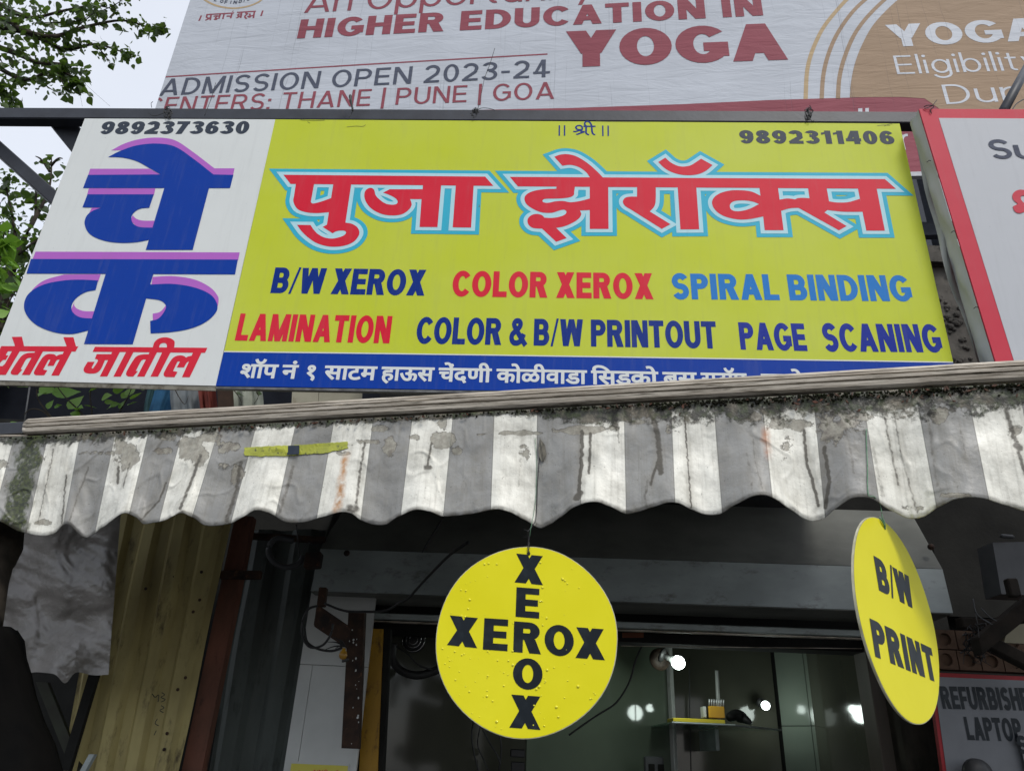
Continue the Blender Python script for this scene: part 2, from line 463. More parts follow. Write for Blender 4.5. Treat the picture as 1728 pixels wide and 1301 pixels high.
def devtext(name, pl, s, bl, br, ytop, mat, parent, off, bold=.03, **k):
    """Devanagari or small lettering from the built-in typeface, made heavier; bl-br give its left and right ends on the baseline"""
    cu = bpy.data.curves.new('lettering', 'FONT'); cu.body = s; cu.size = 1; cu.resolution_u = 4
    to = bpy.data.objects.new('lettering', cu); COL.objects.link(to)
    dg = bpy.context.evaluated_depsgraph_get(); me = bpy.data.meshes.new_from_object(to.evaluated_get(dg))
    P = np.array([(v.co.x, v.co.y) for v in me.vertices]); F = []
    me.calc_loop_triangles()
    F = [list(l.vertices) for l in me.loop_triangles]
    bpy.data.objects.remove(to); bpy.data.curves.remove(cu); bpy.data.meshes.remove(me)
    F = np.array(F)
    if bold > 0:
        pr = [[P[f]] for f in F]
        cnt = {}
        for f in F:
            for i in range(3):
                e = (int(f[i]), int(f[(i + 1) % 3])); kx = tuple(sorted(e)); cnt[kx] = cnt.get(kx, 0) + 1
        for (i, j), n in cnt.items():
            if n == 1:
                p, q = P[i], P[j]; d = q - p; L = np.linalg.norm(d)
                if L < 1e-6: continue
                d = d / L * bold; nn = np.array([-d[1], d[0]])
                pr.append([np.array([p - d * .7 - nn, q + d * .7 - nn, q + d * .7 + nn, p - d * .7 + nn])])
        pr = [p for p in pr if abs(area(p[0])) > 1e-8]
        P, F = fill(pr)
    x0, x1 = P[:, 0].min(), P[:, 0].max()
    a = Vector(pl.uv(*bl)); b = Vector(pl.uv(*br)); c = Vector(pl.uv(bl[0], ytop))
    H = k.pop('cap', .62)
    ux = (b - a) / (x1 - x0); sy = (c.y - a.y) / H
    V = np.array([(a.x + ux.x * (p[0] - x0), a.y + ux.y * (p[0] - x0) + sy * p[1]) for p in P])
    return printed(name, pl, V, F, mat, parent, off, **k)
def shape(name, pl, polys, mat, parent, off, n=7, **k):
    """union of outlines given in photo pixels; an entry may be (outer, hole)"""
    pr = []
    for p in polys:
        if isinstance(p, tuple): pr.append([sm(onplane(pl, q), n) for q in p])
        else: pr.append([sm(onplane(pl, p), n)])
    P, F = fill(pr)
    printed(name, pl, P, F, mat, parent, off, **k)
    return P, F
def strokes(name, pl, paths, w, mat, parent, off, smooth=4, **k):
    pr = []
    for path in paths:
        q = [pl.uv(*p) for p in path]
        if len(q) > 2: q = [tuple(v)[:2] for v in catmull([(a, b, 0) for a, b in q], smooth)]
        d0 = np.array(q[0]) - np.array(q[1]); d0 = d0 / np.linalg.norm(d0) * w * .4
        pr.append(_stroke(q, w))
    # a stroke that bends sharply may fold over itself: fill its segments one by one
    pr2 = []
    for s0 in pr:
        L = s0[0]; m = len(L) // 2; A = L[:m]; B = L[m:][::-1]
        for i in range(m - 1):
            qd = np.array([A[i], A[i + 1], B[i + 1], B[i]])
            if abs(area(qd)) > 1e-10: pr2.append([qd])
    P, F = fill(pr2)
    return printed(name, pl, P, F, mat, parent, off, **k)

# ------------------------------------------------------------------ materials
def lin(r, g, b, k=1.0):
    f = lambda c: (c / 255 / 12.92) if c / 255 <= .04045 else ((c / 255 + .055) / 1.055) ** 2.4
    return (f(r) * k, f(g) * k, f(b) * k, 1)
class M:
    def __init__(s, name, rough=.6, metal=0.0, spec=.5):
        s.m = bpy.data.materials.new(name); s.m.use_nodes = True; s.nt = s.m.node_tree
        s.b = s.nt.nodes['Principled BSDF']; s.b.inputs['Roughness'].default_value = rough; s.b.inputs['Metallic'].default_value = metal
        s.b.inputs['Specular IOR Level'].default_value = spec; s._c = None
    def n(s, t, **k):
        a = s.nt.nodes.new(t)
        for i, v in k.items():
            if isinstance(v, bpy.types.NodeSocket): s.nt.links.new(v, a.inputs[i.replace('_', ' ')])
            elif i.replace('_', ' ') in a.inputs: a.inputs[i.replace('_', ' ')].default_value = v
            else: setattr(a, i, v)
        return a
    def coord(s, kind='Object', scale=(1, 1, 1), rot=(0, 0, 0)):
        t = s.n('ShaderNodeTexCoord'); m = s.n('ShaderNodeMapping'); s.nt.links.new(t.outputs[kind], m.inputs[0])
        m.inputs['Scale'].default_value = scale; m.inputs['Rotation'].default_value = rot; return m.outputs[0]
    def noise(s, vec, scale, detail=4, rough=.55, dist=0.0):
        return s.n('ShaderNodeTexNoise', Vector=vec, Scale=scale, Detail=detail, Roughness=rough, Distortion=dist).outputs[0]
    def ramp(s, fac, lo, hi):
        r = s.n('ShaderNodeMapRange'); s.nt.links.new(fac, r.inputs[0]); r.inputs[1].default_value = lo; r.inputs[2].default_value = hi; return r.outputs[0]
    def mix(s, fac, a, b, mode='MIX'):
        m = s.n('ShaderNodeMix'); m.data_type = 'RGBA'; m.blend_type = mode
        for v, i in ((fac, 0), (a, 6), (b, 7)):
            if isinstance(v, bpy.types.NodeSocket): s.nt.links.new(v, m.inputs[i])
            else: m.inputs[i].default_value = v
        return m.outputs[2]
    def math(s, op, a, b=0.0, clamp=False):
        m = s.n('ShaderNodeMath'); m.operation = op; m.use_clamp = clamp
        for v, i in ((a, 0), (b, 1)):
            if isinstance(v, bpy.types.NodeSocket): s.nt.links.new(v, m.inputs[i])
            else: m.inputs[i].default_value = v
        return m.outputs[0]
    def color(s, c):
        if isinstance(c, bpy.types.NodeSocket): s.nt.links.new(c, s.b.inputs['Base Color'])
        else: s.b.inputs['Base Color'].default_value = c
        return s
    def bump(s, h, dist=.002, strength=.6):
        b = s.n('ShaderNodeBump', Height=h, Distance=dist, Strength=strength); s.nt.links.new(b.outputs[0], s.b.inputs['Normal']); return s
    def rough(s, r): s.nt.links.new(r, s.b.inputs['Roughness']); return s

def mixed(name, c0, c1, scale=8, rough=.6, spec=.3, metal=0, stretch=(1, 1, 1), lo=.35, hi=.65, bump=0.0, bscale=60, dirt=None, detail=5):
    m = M(name, rough, metal, spec); v = m.coord('Object', stretch)
    c = m.mix(m.ramp(m.noise(v, scale, detail), lo, hi), c0, c1)
    if dirt is not None:
        c = m.mix(m.ramp(m.noise(v, scale * 2.7, 6, .7), dirt[1], dirt[2]), c, dirt[0])
    m.color(c)
    if bump: m.bump(m.noise(v, bscale, 4), bump)
    return m.m
def flexprint(name, col, rough=.38, fade=.16):
    """ink on flex vinyl: slightly uneven ink, weave relief, faint vertical rain streaks"""
    m = M(name, rough, 0, .10); v = m.coord('Object'); st = m.coord('Object', (9, 9, .7))
    k = m.ramp(m.noise(v, 3.0, 4), .3, .7)
    pale = tuple(min(1, col[i] * (1.04 - fade) + .42 * fade) for i in range(3)) + (1,)
    c = m.mix(k, col, pale)
    s = m.ramp(m.noise(st, 6, 5, .65), .52, .85)
    c = m.mix(m.math('MULTIPLY', s, .30), c, tuple(q * .55 + .10 for q in col[:3]) + (1,))
    spk = m.ramp(m.noise(v, 160, 2), .74, .80)
    c = m.mix(m.math('MULTIPLY', spk, .5), c, (.12, .12, .08, 1))
    m.color(c)
    wv = m.n('ShaderNodeTexWave', Vector=v, Scale=170.0); wv.bands_direction = 'Z'
    wx = m.n('ShaderNodeTexWave', Vector=v, Scale=170.0); wx.bands_direction = 'X'
    hh = m.math('ADD', m.math('MULTIPLY', m.math('ADD', wv.outputs[1], wx.outputs[1]), .12), m.math('MULTIPLY', m.noise(v, 2.5, 3), 6.0))
    m.bump(hh, .0018, .5)
    return m.m
F_WHITE = flexprint('flex_white', (.66, .68, .66, 1))
F_YEL = flexprint('flex_yellow_green', (.50, .56, .030, 1), fade=.09)
F_BLUE = flexprint('flex_blue', (.002, .040, .30, 1), fade=.0)
F_NAVY = flexprint('ink_navy', (.002, .024, .20, 1), fade=.0)
F_INDIGO = flexprint('ink_indigo', (.008, .025, .26, 1), fade=.0)
F_RED = flexprint('ink_red', (.62, .012, .035, 1), fade=.03)
F_CYAN = flexprint('ink_cyan', (.03, .40, .55, 1), fade=.05)
F_PALE = flexprint('ink_pale_blue', (.42, .66, .72, 1), fade=.05)
F_SKYB = flexprint('ink_mid_blue', (.01, .17, .50, 1), fade=.03)
F_DARK = flexprint('ink_charcoal', (.035, .045, .065, 1), fade=.02)
F_PURP = flexprint('ink_purple', (.42, .12, .50, 1), fade=.03)
def hoardingprint(name, col):
    m = M(name, .6, 0, .1); v = m.coord('Object')
    sx = m.n('ShaderNodeSeparateXYZ', Vector=v)
    x = m.math('ADD', sx.outputs[0], m.math('MULTIPLY', m.noise(m.coord('Object', (.35, .35, .35)), 1.5, 3), .22))
    # fold lines pressed into the sheet, unevenly spaced
    c = m.mix(m.ramp(m.noise(v, 1.3, 5), .3, .7), col, tuple(a * .88 for a in col[:3]) + (1,))
    hh = None
    for per, wd, am in ((.173, .018, .30), (.61, .010, .35)):
        f = m.math('ABSOLUTE', m.math('SUBTRACT', m.math('FRACT', m.math('DIVIDE', x, per)), .5))
        ln = m.math('MULTIPLY', m.ramp(f, wd, wd * .3), m.ramp(m.noise(m.coord('Object', (1, 1, .35)), 2.6, 3), .45, .62))
        c = m.mix(m.math('MULTIPLY', ln, am), c, (.10, .10, .12, 1)); hh = ln if hh is None else m.math('ADD', hh, ln)
    m.color(c)
    wr = m.noise(m.coord('Object', (.8, .8, 3.2)), 2.2, 5, .6, .7)
    m.bump(m.math('ADD', m.math('MULTIPLY', wr, 1.6), m.math('MULTIPLY', hh, -.12)), .02, .45)
    return m.m
F_BGREY = hoardingprint('hoarding_white', (.50, .525, .57, 1))
F_BRED = hoardingprint('hoarding_maroon', (.27, .075, .095, 1))
F_BINK = hoardingprint('hoarding_slate', (.085, .095, .13, 1))
F_BTAN = hoardingprint('hoarding_tan', (.34, .24, .16, 1))
F_BGOLD = hoardingprint('hoarding_gold', (.46, .34, .20, 1))
F_BWHT = hoardingprint('hoarding_letter_white', (.58, .60, .64, 1))
F_RWHT = flexprint('side_sign_white', (.47, .48, .50, 1), fade=.0)
F_RRED = flexprint('side_sign_red', (.52, .04, .065, 1), fade=.03)
CANVAS = mixed('dirty_canvas', (.34, .35, .32, 1), (.20, .21, .18, 1), 7, .7, .3, stretch=(1, 1, .3), dirt=((.10, .11, .07, 1), .55, .8))
STEEL = mixed('dark_painted_steel', (.030, .034, .045, 1), (.018, .020, .027, 1), 12, .5, .4, bump=.0008, dirt=((.05, .035, .025, 1), .62, .8))
BARK = mixed('dark_bark', (.05, .04, .03, 1), (.02, .017, .013, 1), 20, .9, .2, bump=.004, bscale=40)
TWIG = mixed('twig_bark', (.06, .05, .035, 1), (.03, .025, .02, 1), 20, .9, .2)
def leafmat(name, c0, c1):
    m = M(name, .45, 0, .4); oi = m.n('ShaderNodeObjectInfo'); g = m.n('ShaderNodeNewGeometry')
    r = m.math('FRACT', m.math('ADD', oi.outputs['Random'], g.outputs['Random Per Island']))
    c = m.mix(r, c0, c1); m.color(c)
    tr = m.n('ShaderNodeBsdfTranslucent', Color=m.mix(.5, c, (.20, .36, .03, 1)))
    mx = m.n('ShaderNodeMixShader'); mx.inputs[0].default_value = .34
    out = m.nt.nodes['Material Output']
    m.nt.links.new(m.b.outputs[0], mx.inputs[1]); m.nt.links.new(tr.outputs[0], mx.inputs[2]); m.nt.links.new(mx.outputs[0], out.inputs[0])
    return m.m
LEAF_D = leafmat('leaf_dark', (.018, .038, .012, 1), (.045, .075, .018, 1))
LEAF_B = leafmat('leaf_bright', (.12, .27, .025, 1), (.20, .36, .05, 1))
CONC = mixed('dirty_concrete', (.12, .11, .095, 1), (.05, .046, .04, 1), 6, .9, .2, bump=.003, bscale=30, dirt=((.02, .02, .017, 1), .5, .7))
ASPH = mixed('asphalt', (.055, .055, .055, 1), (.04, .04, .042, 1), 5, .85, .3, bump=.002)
SHADEBLK = mixed('shade_black', (.018, .018, .016, 1), (.009, .009, .008, 1), 5, .9, .2, bump=.002)  # near-black base colour stands in for the deep shade under the awning
RUST = mixed('rusty_steel', (.055, .028, .016, 1), (.014, .010, .009, 1), 14, .8, .3, bump=.002, bscale=50, dirt=((.13, .06, .03, 1), .58, .72))
REDPOST = mixed('flaking_red_paint', (.17, .065, .04, 1), (.07, .035, .022, 1), 9, .7, .3, stretch=(1, 1, .4), dirt=((.02, .012, .01, 1), .55, .75))
YELPOST = mixed('flaking_yellow_paint', (.42, .23, .012, 1), (.26, .13, .01, 1), 6, .55, .4, stretch=(1, 1, .5), dirt=((.045, .02, .008, 1), .52, .66))
YSHEET = mixed('weathered_yellow_sheet', (.44, .37, .155, 1), (.25, .205, .085, 1), 6, .6, .25, stretch=(1.1, 1.1, .38), dirt=((.075, .055, .03, 1), .56, .74), bump=.001)
GSHEET = mixed('dull_green_sheet', (.10, .115, .105, 1), (.05, .058, .053, 1), 5, .6, .3, stretch=(1, 1, .3), dirt=((.02, .02, .018, 1), .55, .75))
HOOD = mixed('grey_green_painted_tin', (.36, .40, .39, 1), (.25, .28, .27, 1), 7, .5, .4, stretch=(.5, 1, 1), dirt=((.10, .09, .07, 1), .56, .78), bump=.0006)
WPANEL = mixed('scuffed_white_laminate', (.50, .51, .49, 1), (.40, .41, .39, 1), 4, .35, .5, dirt=((.22, .21, .18, 1), .62, .85))
ALU = mixed('weathered_aluminium', (.60, .54, .45, 1), (.26, .22, .17, 1), 4, .55, .35, metal=.1, stretch=(1.2, 1.2, 26), bump=.0010, bscale=45, dirt=((.07, .055, .035, 1), .50, .66))
BLACKP = mixed('black_rubber', (.012, .012, .012, 1), (.02, .02, .02, 1), 20, .5, .4)
WIRE = mixed('tie_wire', (.06, .06, .06, 1), (.03, .03, .03, 1), 20, .4, .5, metal=.6)
STRING = mixed('green_string', (.10, .24, .13, 1), (.2, .34, .22, 1), 90, .7, .2)
GREYBOX = mixed('grey_enamel_box', (.065, .067, .068, 1), (.035, .037, .04, 1), 5, .5, .4, dirt=((.08, .08, .07, 1), .6, .8))

# ------------------------------------------------------------------ the ground and the wall
g = 60.0
mk('ground', [(-g, -g, 0), (g, -g, 0), (g, g, 0), (-g, g, 0)], [(0, 1, 2, 3)], ASPH, kind='structure')

# ------------------------------------------------------------------ hoarding far above (behind everything)
_zb = at_y(271, 162, 6.6).z
BP = Plane(at_y(271, 162, 6.6), at_z(928, 130.5, _zb))
def U(x, y): return BP.uv(x, y)
hb = thing('hoarding', BP.hit(900, 290), 'huge pale hoarding advertising yoga education rising behind the shop signs', 'billboard')
_l0 = U(262, 180); _l1 = U(322, 0); _bt = U(1545, 293)
_left = (_l0[0] + _l1[0]) / 2; _top = _l1[1] + 1.6; _right = U(1728, 100)[0] + 1.2; _bot = _bt[1]
def bshape(name, pts, mat, off, **k): return shape(name, BP, pts, mat, hb, off, **k)
mb = MB().box(BP.P(_left, _bot, -.06), BP.u * (_right - _left), BP.v * (_top - _bot), BP.n * .06)
mb.build('banner_sheet', F_BGREY, hb)
_rw = lambda u, v, o=0.004: BP.P(u, v, o)
# maroon band with its rounded corner
band = [(262, 197), (960, 183), (1150, 176.5), (1300, 169.5), (1430, 165.5), (1520, 164.5, 1), (1560, 167, 1), (1590, 178, 1), (1600, 196, 1), (1600, 291), (1300, 305), (262, 340)]
bshape('maroon_band', [band], F_BRED, .0015)
tan = [(1434, 165), (1436, 140, 1), (1442, 110, 1), (1453, 80, 1), (1472, 45, 1), (1497, 17, 1), (1522, -5, 1), (1570, -40, 1), (1680, -80, 1), (1900, -100), (1900, 180), (1600, 195), (1560, 167), (1520, 164.5)]
bshape('tan_disc', [tan], F_BTAN, .0035)
for x0, cc, mt in ((1359.5, [(1361, 130), (1365, 105), (1374, 78), (1389, 48), (1409, 22), (1434, -5), (1470, -34)], F_BGOLD),
               (1386.5, [(1389, 130), (1396, 98), (1408, 67), (1424, 40), (1444, 15), (1469, -7), (1510, -38)], F_BTAN),
               (1414, [(1416, 135), (1423, 104), (1437, 68), (1453, 42), (1474, 18), (1500, -6), (1540, -38)], F_BTAN)):
    strokes('arc_stripe', BP, [[(x0, 168)] + cc], abs(U(1366, 100)[0] - U(1359, 100)[0]), mt, hb, .0015)
text('lettering', BP, 'An Opportunity', (513, 22.7), (1003, -3), -15, F_BRED, hb, .0035, t=.115, label='maroon words An Opportunity cut by the picture edge')
text('lettering', BP, 'HIGHER EDUCATION IN', (501, 66), (1288, 27), 34.5, F_BRED, hb, .0035, t=.24, gap=.10, label='bold maroon words HIGHER EDUCATION IN')
text('lettering', BP, 'YOGA', (956, 114.5), (1330, 101.5), 54, F_BRED, hb, .0035, t=.27, gap=.055, label='big maroon word YOGA')
text('lettering', BP, 'ADMISSION OPEN 2023-24', (268, 162.5), (928, 130.5), 134.5, F_BINK, hb, .0035, t=.145, gap=.15, label='slate words ADMISSION OPEN 2023-24')
text('lettering', BP, 'CENTERS: THANE | PUNE | GOA', (243, 193.5), (935, 167.5), 166.5, F_BRED, hb, .0035, t=.135, gap=.15, label='maroon words CENTERS: THANE PUNE GOA')
strokes('rule', BP, [[(271, 131), (600, 110.5), (924, 92)]], abs(U(600, 110)[1] - U(600, 112.2)[1]), F_BRED, hb, .0015)
text('lettering', BP, 'YOGA', (1503, 80.5), (1764, 68.5), 43, F_BWHT, hb, .0055, t=.22, gap=.06, label='white word YOGA on the tan disc')
text('lettering', BP, 'Eligibility', (1514, 126.5), (1760, 118.5), 95, F_BWHT, hb, .0055, t=.10, gap=.14, label='thin white word Eligibility')
text('lettering', BP, 'Dur', (1597, 177), (1716, 171), 144, F_BWHT, hb, .0055, t=.10, gap=.14, label='thin white letters Dur')
text('lettering', BP, 'Under', (1420, 258), (1537, 253), 222, F_BWHT, hb, .0035, t=.13, gap=.13)
bshape('lettering', [[(1448, 184), (1455, 183.5), (1455, 192), (1448, 192)], [(1460, 183.5), (1466, 183), (1466, 191), (1460, 191)]], F_BWHT, .0035)
# emblem ring, its lettering and the motto below
strokes('emblem_ring', BP, [[(338, -8), (345, 0), (358, 7.5), (372, 12), (388, 14.5), (402, 14.3), (420, 11), (436, 4.5), (446, -4)]], abs(U(400, 14)[1] - U(400, 16.6)[1]), F_BGOLD, hb, .0015)
for ch, x, y, x2 in (('L', 361, 2.5, 365.5), ('O', 371, 5.5, 376.5), ('F', 378.5, 6.8, 383), ('I', 388.3, 7.4, 389.6), ('N', 393.5, 7.4, 399.5), ('D', 402.5, 5.9, 407.8), ('I', 411, 4.2, 412.4), ('C', 416, 2.2, 421.5)):
    text('lettering', BP, ch, (x, y), (x2, y - (x - 388) * .02), y - 5.3, F_BINK, hb, .0035, t=.2)
mot = [[(348, 25.5), (395, 22.7)], [(400, 21.8), (432, 19.8)], [(356.5, 25), (354.8, 35)], [(350, 26), (348.5, 29.5), (352, 31.5), (355.5, 30)], [(355, 31.5), (346.5, 35)],
       [(360.5, 28.3), (366.5, 27.5), (363.7, 31), (366.6, 32.4), (364, 33.8), (361.2, 33)], [(366, 28.4), (370.5, 27.4)], [(372, 24.3), (369.3, 32.6)], [(378.4, 23.9), (376, 33)],
       [(382.4, 28), (389, 28.2)], [(391.7, 23.3), (389.2, 31.8)], [(392.6, 19.5), (393.6, 20.2)], [(408, 21.5), (406.2, 31.2)], [(406, 24.3), (402, 25), (402.5, 28), (406.5, 27.6)], [(405, 28), (399, 31.4)],
       [(415.6, 21), (415.2, 23.4), (418, 23.8), (413.4, 28), (414.6, 31.2), (416.4, 32.4)], [(418, 28), (422, 30), (421.4, 23.6)], [(421.4, 28.4), (427.6, 26.8)], [(429.4, 20.3), (427.6, 31.6)],
       [(339.8, 27), (336, 36)], [(443.6, 18.6), (440.4, 28)]]
strokes('lettering', BP, mot, abs(U(400, 20)[1] - U(400, 22)[1]), F_BRED, hb, .0015, smooth=4, label='small maroon Devanagari motto under the emblem')
# steel lattice under the hoarding, seen in the gap beside the green sign
wf = MB().box(BP.P(_left + 3, _bot - .055, -.02), BP.u * (_right - _left - 3), BP.v * .05, BP.n * .05)
wf.build('lower_rail', mixed('pale_edge_rail', (.55, .56, .58, 1), (.42, .43, .45, 1), 8), hb)
for k, (dz, hh, mt) in enumerate(((-.34, .16, STEEL), (-.62, .05, CONC), (-1.15, .30, STEEL))):
    MB().box(BP.P(_left + 3, _bot + dz, -.6), BP.u * (_right - _left - 3), BP.v * hh, BP.n * .08).build('lattice_rail', mt, hb)
for k in range(4):
    MB().box(BP.P(_left + 4.2 + k * 2.1, -BP.o.z, -.9), BP.u * .14, BP.v * (_top + BP.o.z), BP.n * .14).build('upright', STEEL, hb)
def clip(root, pl, u0, u1=None):
    """cut lettering off at the edge of its board"""
    st = [root]
    while st:
        o = st.pop(); st += list(o.children)
        if o.type != 'MESH': continue
        org = root_loc(o)
        us = [(v.co + org - pl.o).dot(pl.u) for v in o.data.vertices]
        lim = u0 if not callable(u0) else None
        if lim is not None and min(us) < lim - 1e-6 and o.name.split('.')[0] in ('letter', 'lettering', 'maroon_band', 'rule'):
            bm_ = bmesh.new(); bm_.from_mesh(o.data)
            r = bmesh.ops.bisect_plane(bm_, geom=bm_.verts[:] + bm_.edges[:] + bm_.faces[:], plane_co=pl.P(lim, 0) - org, plane_no=-pl.u, clear_outer=True)
            bm_.to_mesh(o.data); bm_.free()
            if not len(o.data.polygons): bpy.data.objects.remove(o)
clip(hb, BP, _left + .004)

# ------------------------------------------------------------------ the main shop sign
_zt = at_y(143, 201, 2.25).z
SP = Plane(at_y(143, 201, 2.25), at_z(1518, 210, _zt))
ms = thing('shop_sign', SP.hit(800, 640), 'wide yellow-green and white photocopy shop sign board above the awning', 'shop sign')
_tl, _tr, _bl, _br = SP.uv(143, 200.5), SP.uv(1518, 209), SP.uv(-28, 641), SP.uv(1613, 672)
_y0, _y1 = SP.uv(464.5, 202), SP.uv(364, 651)
_q = lambda p: SP.P(p[0], p[1], 0)
# sheet-metal frame box behind the face (about 45 mm deep)
mb = MB().prism([SP.P(_tl[0] + .004, _tl[1] - .002, -.006), SP.P(_bl[0] + .004, _bl[1] + .002, -.006), SP.P(_br[0] - .004, _br[1] + .002, -.006), SP.P(_tr[0] - .004, _tr[1] - .002, -.006)], -SP.n * .045)
mb.build('frame', mixed('sign_frame_tin', (.42, .42, .38, 1), (.22, .21, .18, 1), 9, .5, .4, dirt=((.09, .07, .05, 1), .5, .75)), ms)
def band_quad(name, q, mat, off=0.0, th=.005, **k):
    return MB().prism([SP.P(a, b, off) for a, b in q], -SP.n * th).build(name, mat, ms, **k)
band_quad('face_panel', [_tl, _bl, _y1, _y0], F_WHITE, label='white panel at the left end of the sign')
_g0, _g1 = SP.uv(378, 593.5), SP.uv(1608.5, 611.5)
band_quad('face_panel', [_y0, _g0, _g1, _tr], F_YEL, label='yellow-green main panel of the sign')
band_quad('face_panel', [_g0, _y1, _br, _g1], F_BLUE, label='blue address strip along the foot of the sign')
strokes('edge_line', SP, [[(378, 593.5), (800, 599), (1608, 611.5)]], .004, F_WHITE, ms, .0006)
L1 = .0006
text('lettering', SP, '9892373630', (167, 227), (418, 226.4), 205.7, F_DARK, ms, L1, t=.26, gap=.085, label='phone number 9892373630 in heavy dark figures')
text('lettering', SP, '9892311406', (1249, 242.6), (1511, 244), 220.4, F_DARK, ms, L1, t=.26, gap=.10, label='phone number 9892311406 in heavy dark figures')
text('lettering', SP, 'B/W XEROX', (456, 494.8), (716, 499.3), 451.5, F_NAVY, ms, L1, t=.245, gap=.055, space=.26, label='navy words B/W XEROX')
text('lettering', SP, 'COLOR XEROX', (762, 500.4), (1103, 505.3), 457.2, F_RED, ms, L1, t=.25, gap=.07, space=.28, label='red words COLOR XEROX')
text('lettering', SP, 'SPIRAL BINDING', (1135, 505), (1541, 509), 461.8, F_SKYB, ms, L1, t=.245, gap=.08, space=.30, label='mid blue words SPIRAL BINDING')
text('lettering', SP, 'LAMINATION', (396, 574.8), (657, 579.6), 529, F_RED, ms, L1, t=.245, gap=.075, label='red word LAMINATION')
text('lettering', SP, 'COLOR & B/W PRINTOUT', (701, 580), (1211, 588.4), 535, F_NAVY, ms, L1, t=.24, gap=.06, space=.30, label='navy words COLOR & B/W PRINTOUT')
text('lettering', SP, 'PAGE', (1250, 590), (1363, 592.6), 544, F_INDIGO, ms, L1, t=.245, gap=.07, label='indigo word PAGE')
text('lettering', SP, 'SCANING', (1392, 593), (1592, 595), 546, F_INDIGO, ms, L1, t=.245, gap=.075, label='indigo word SCANING')
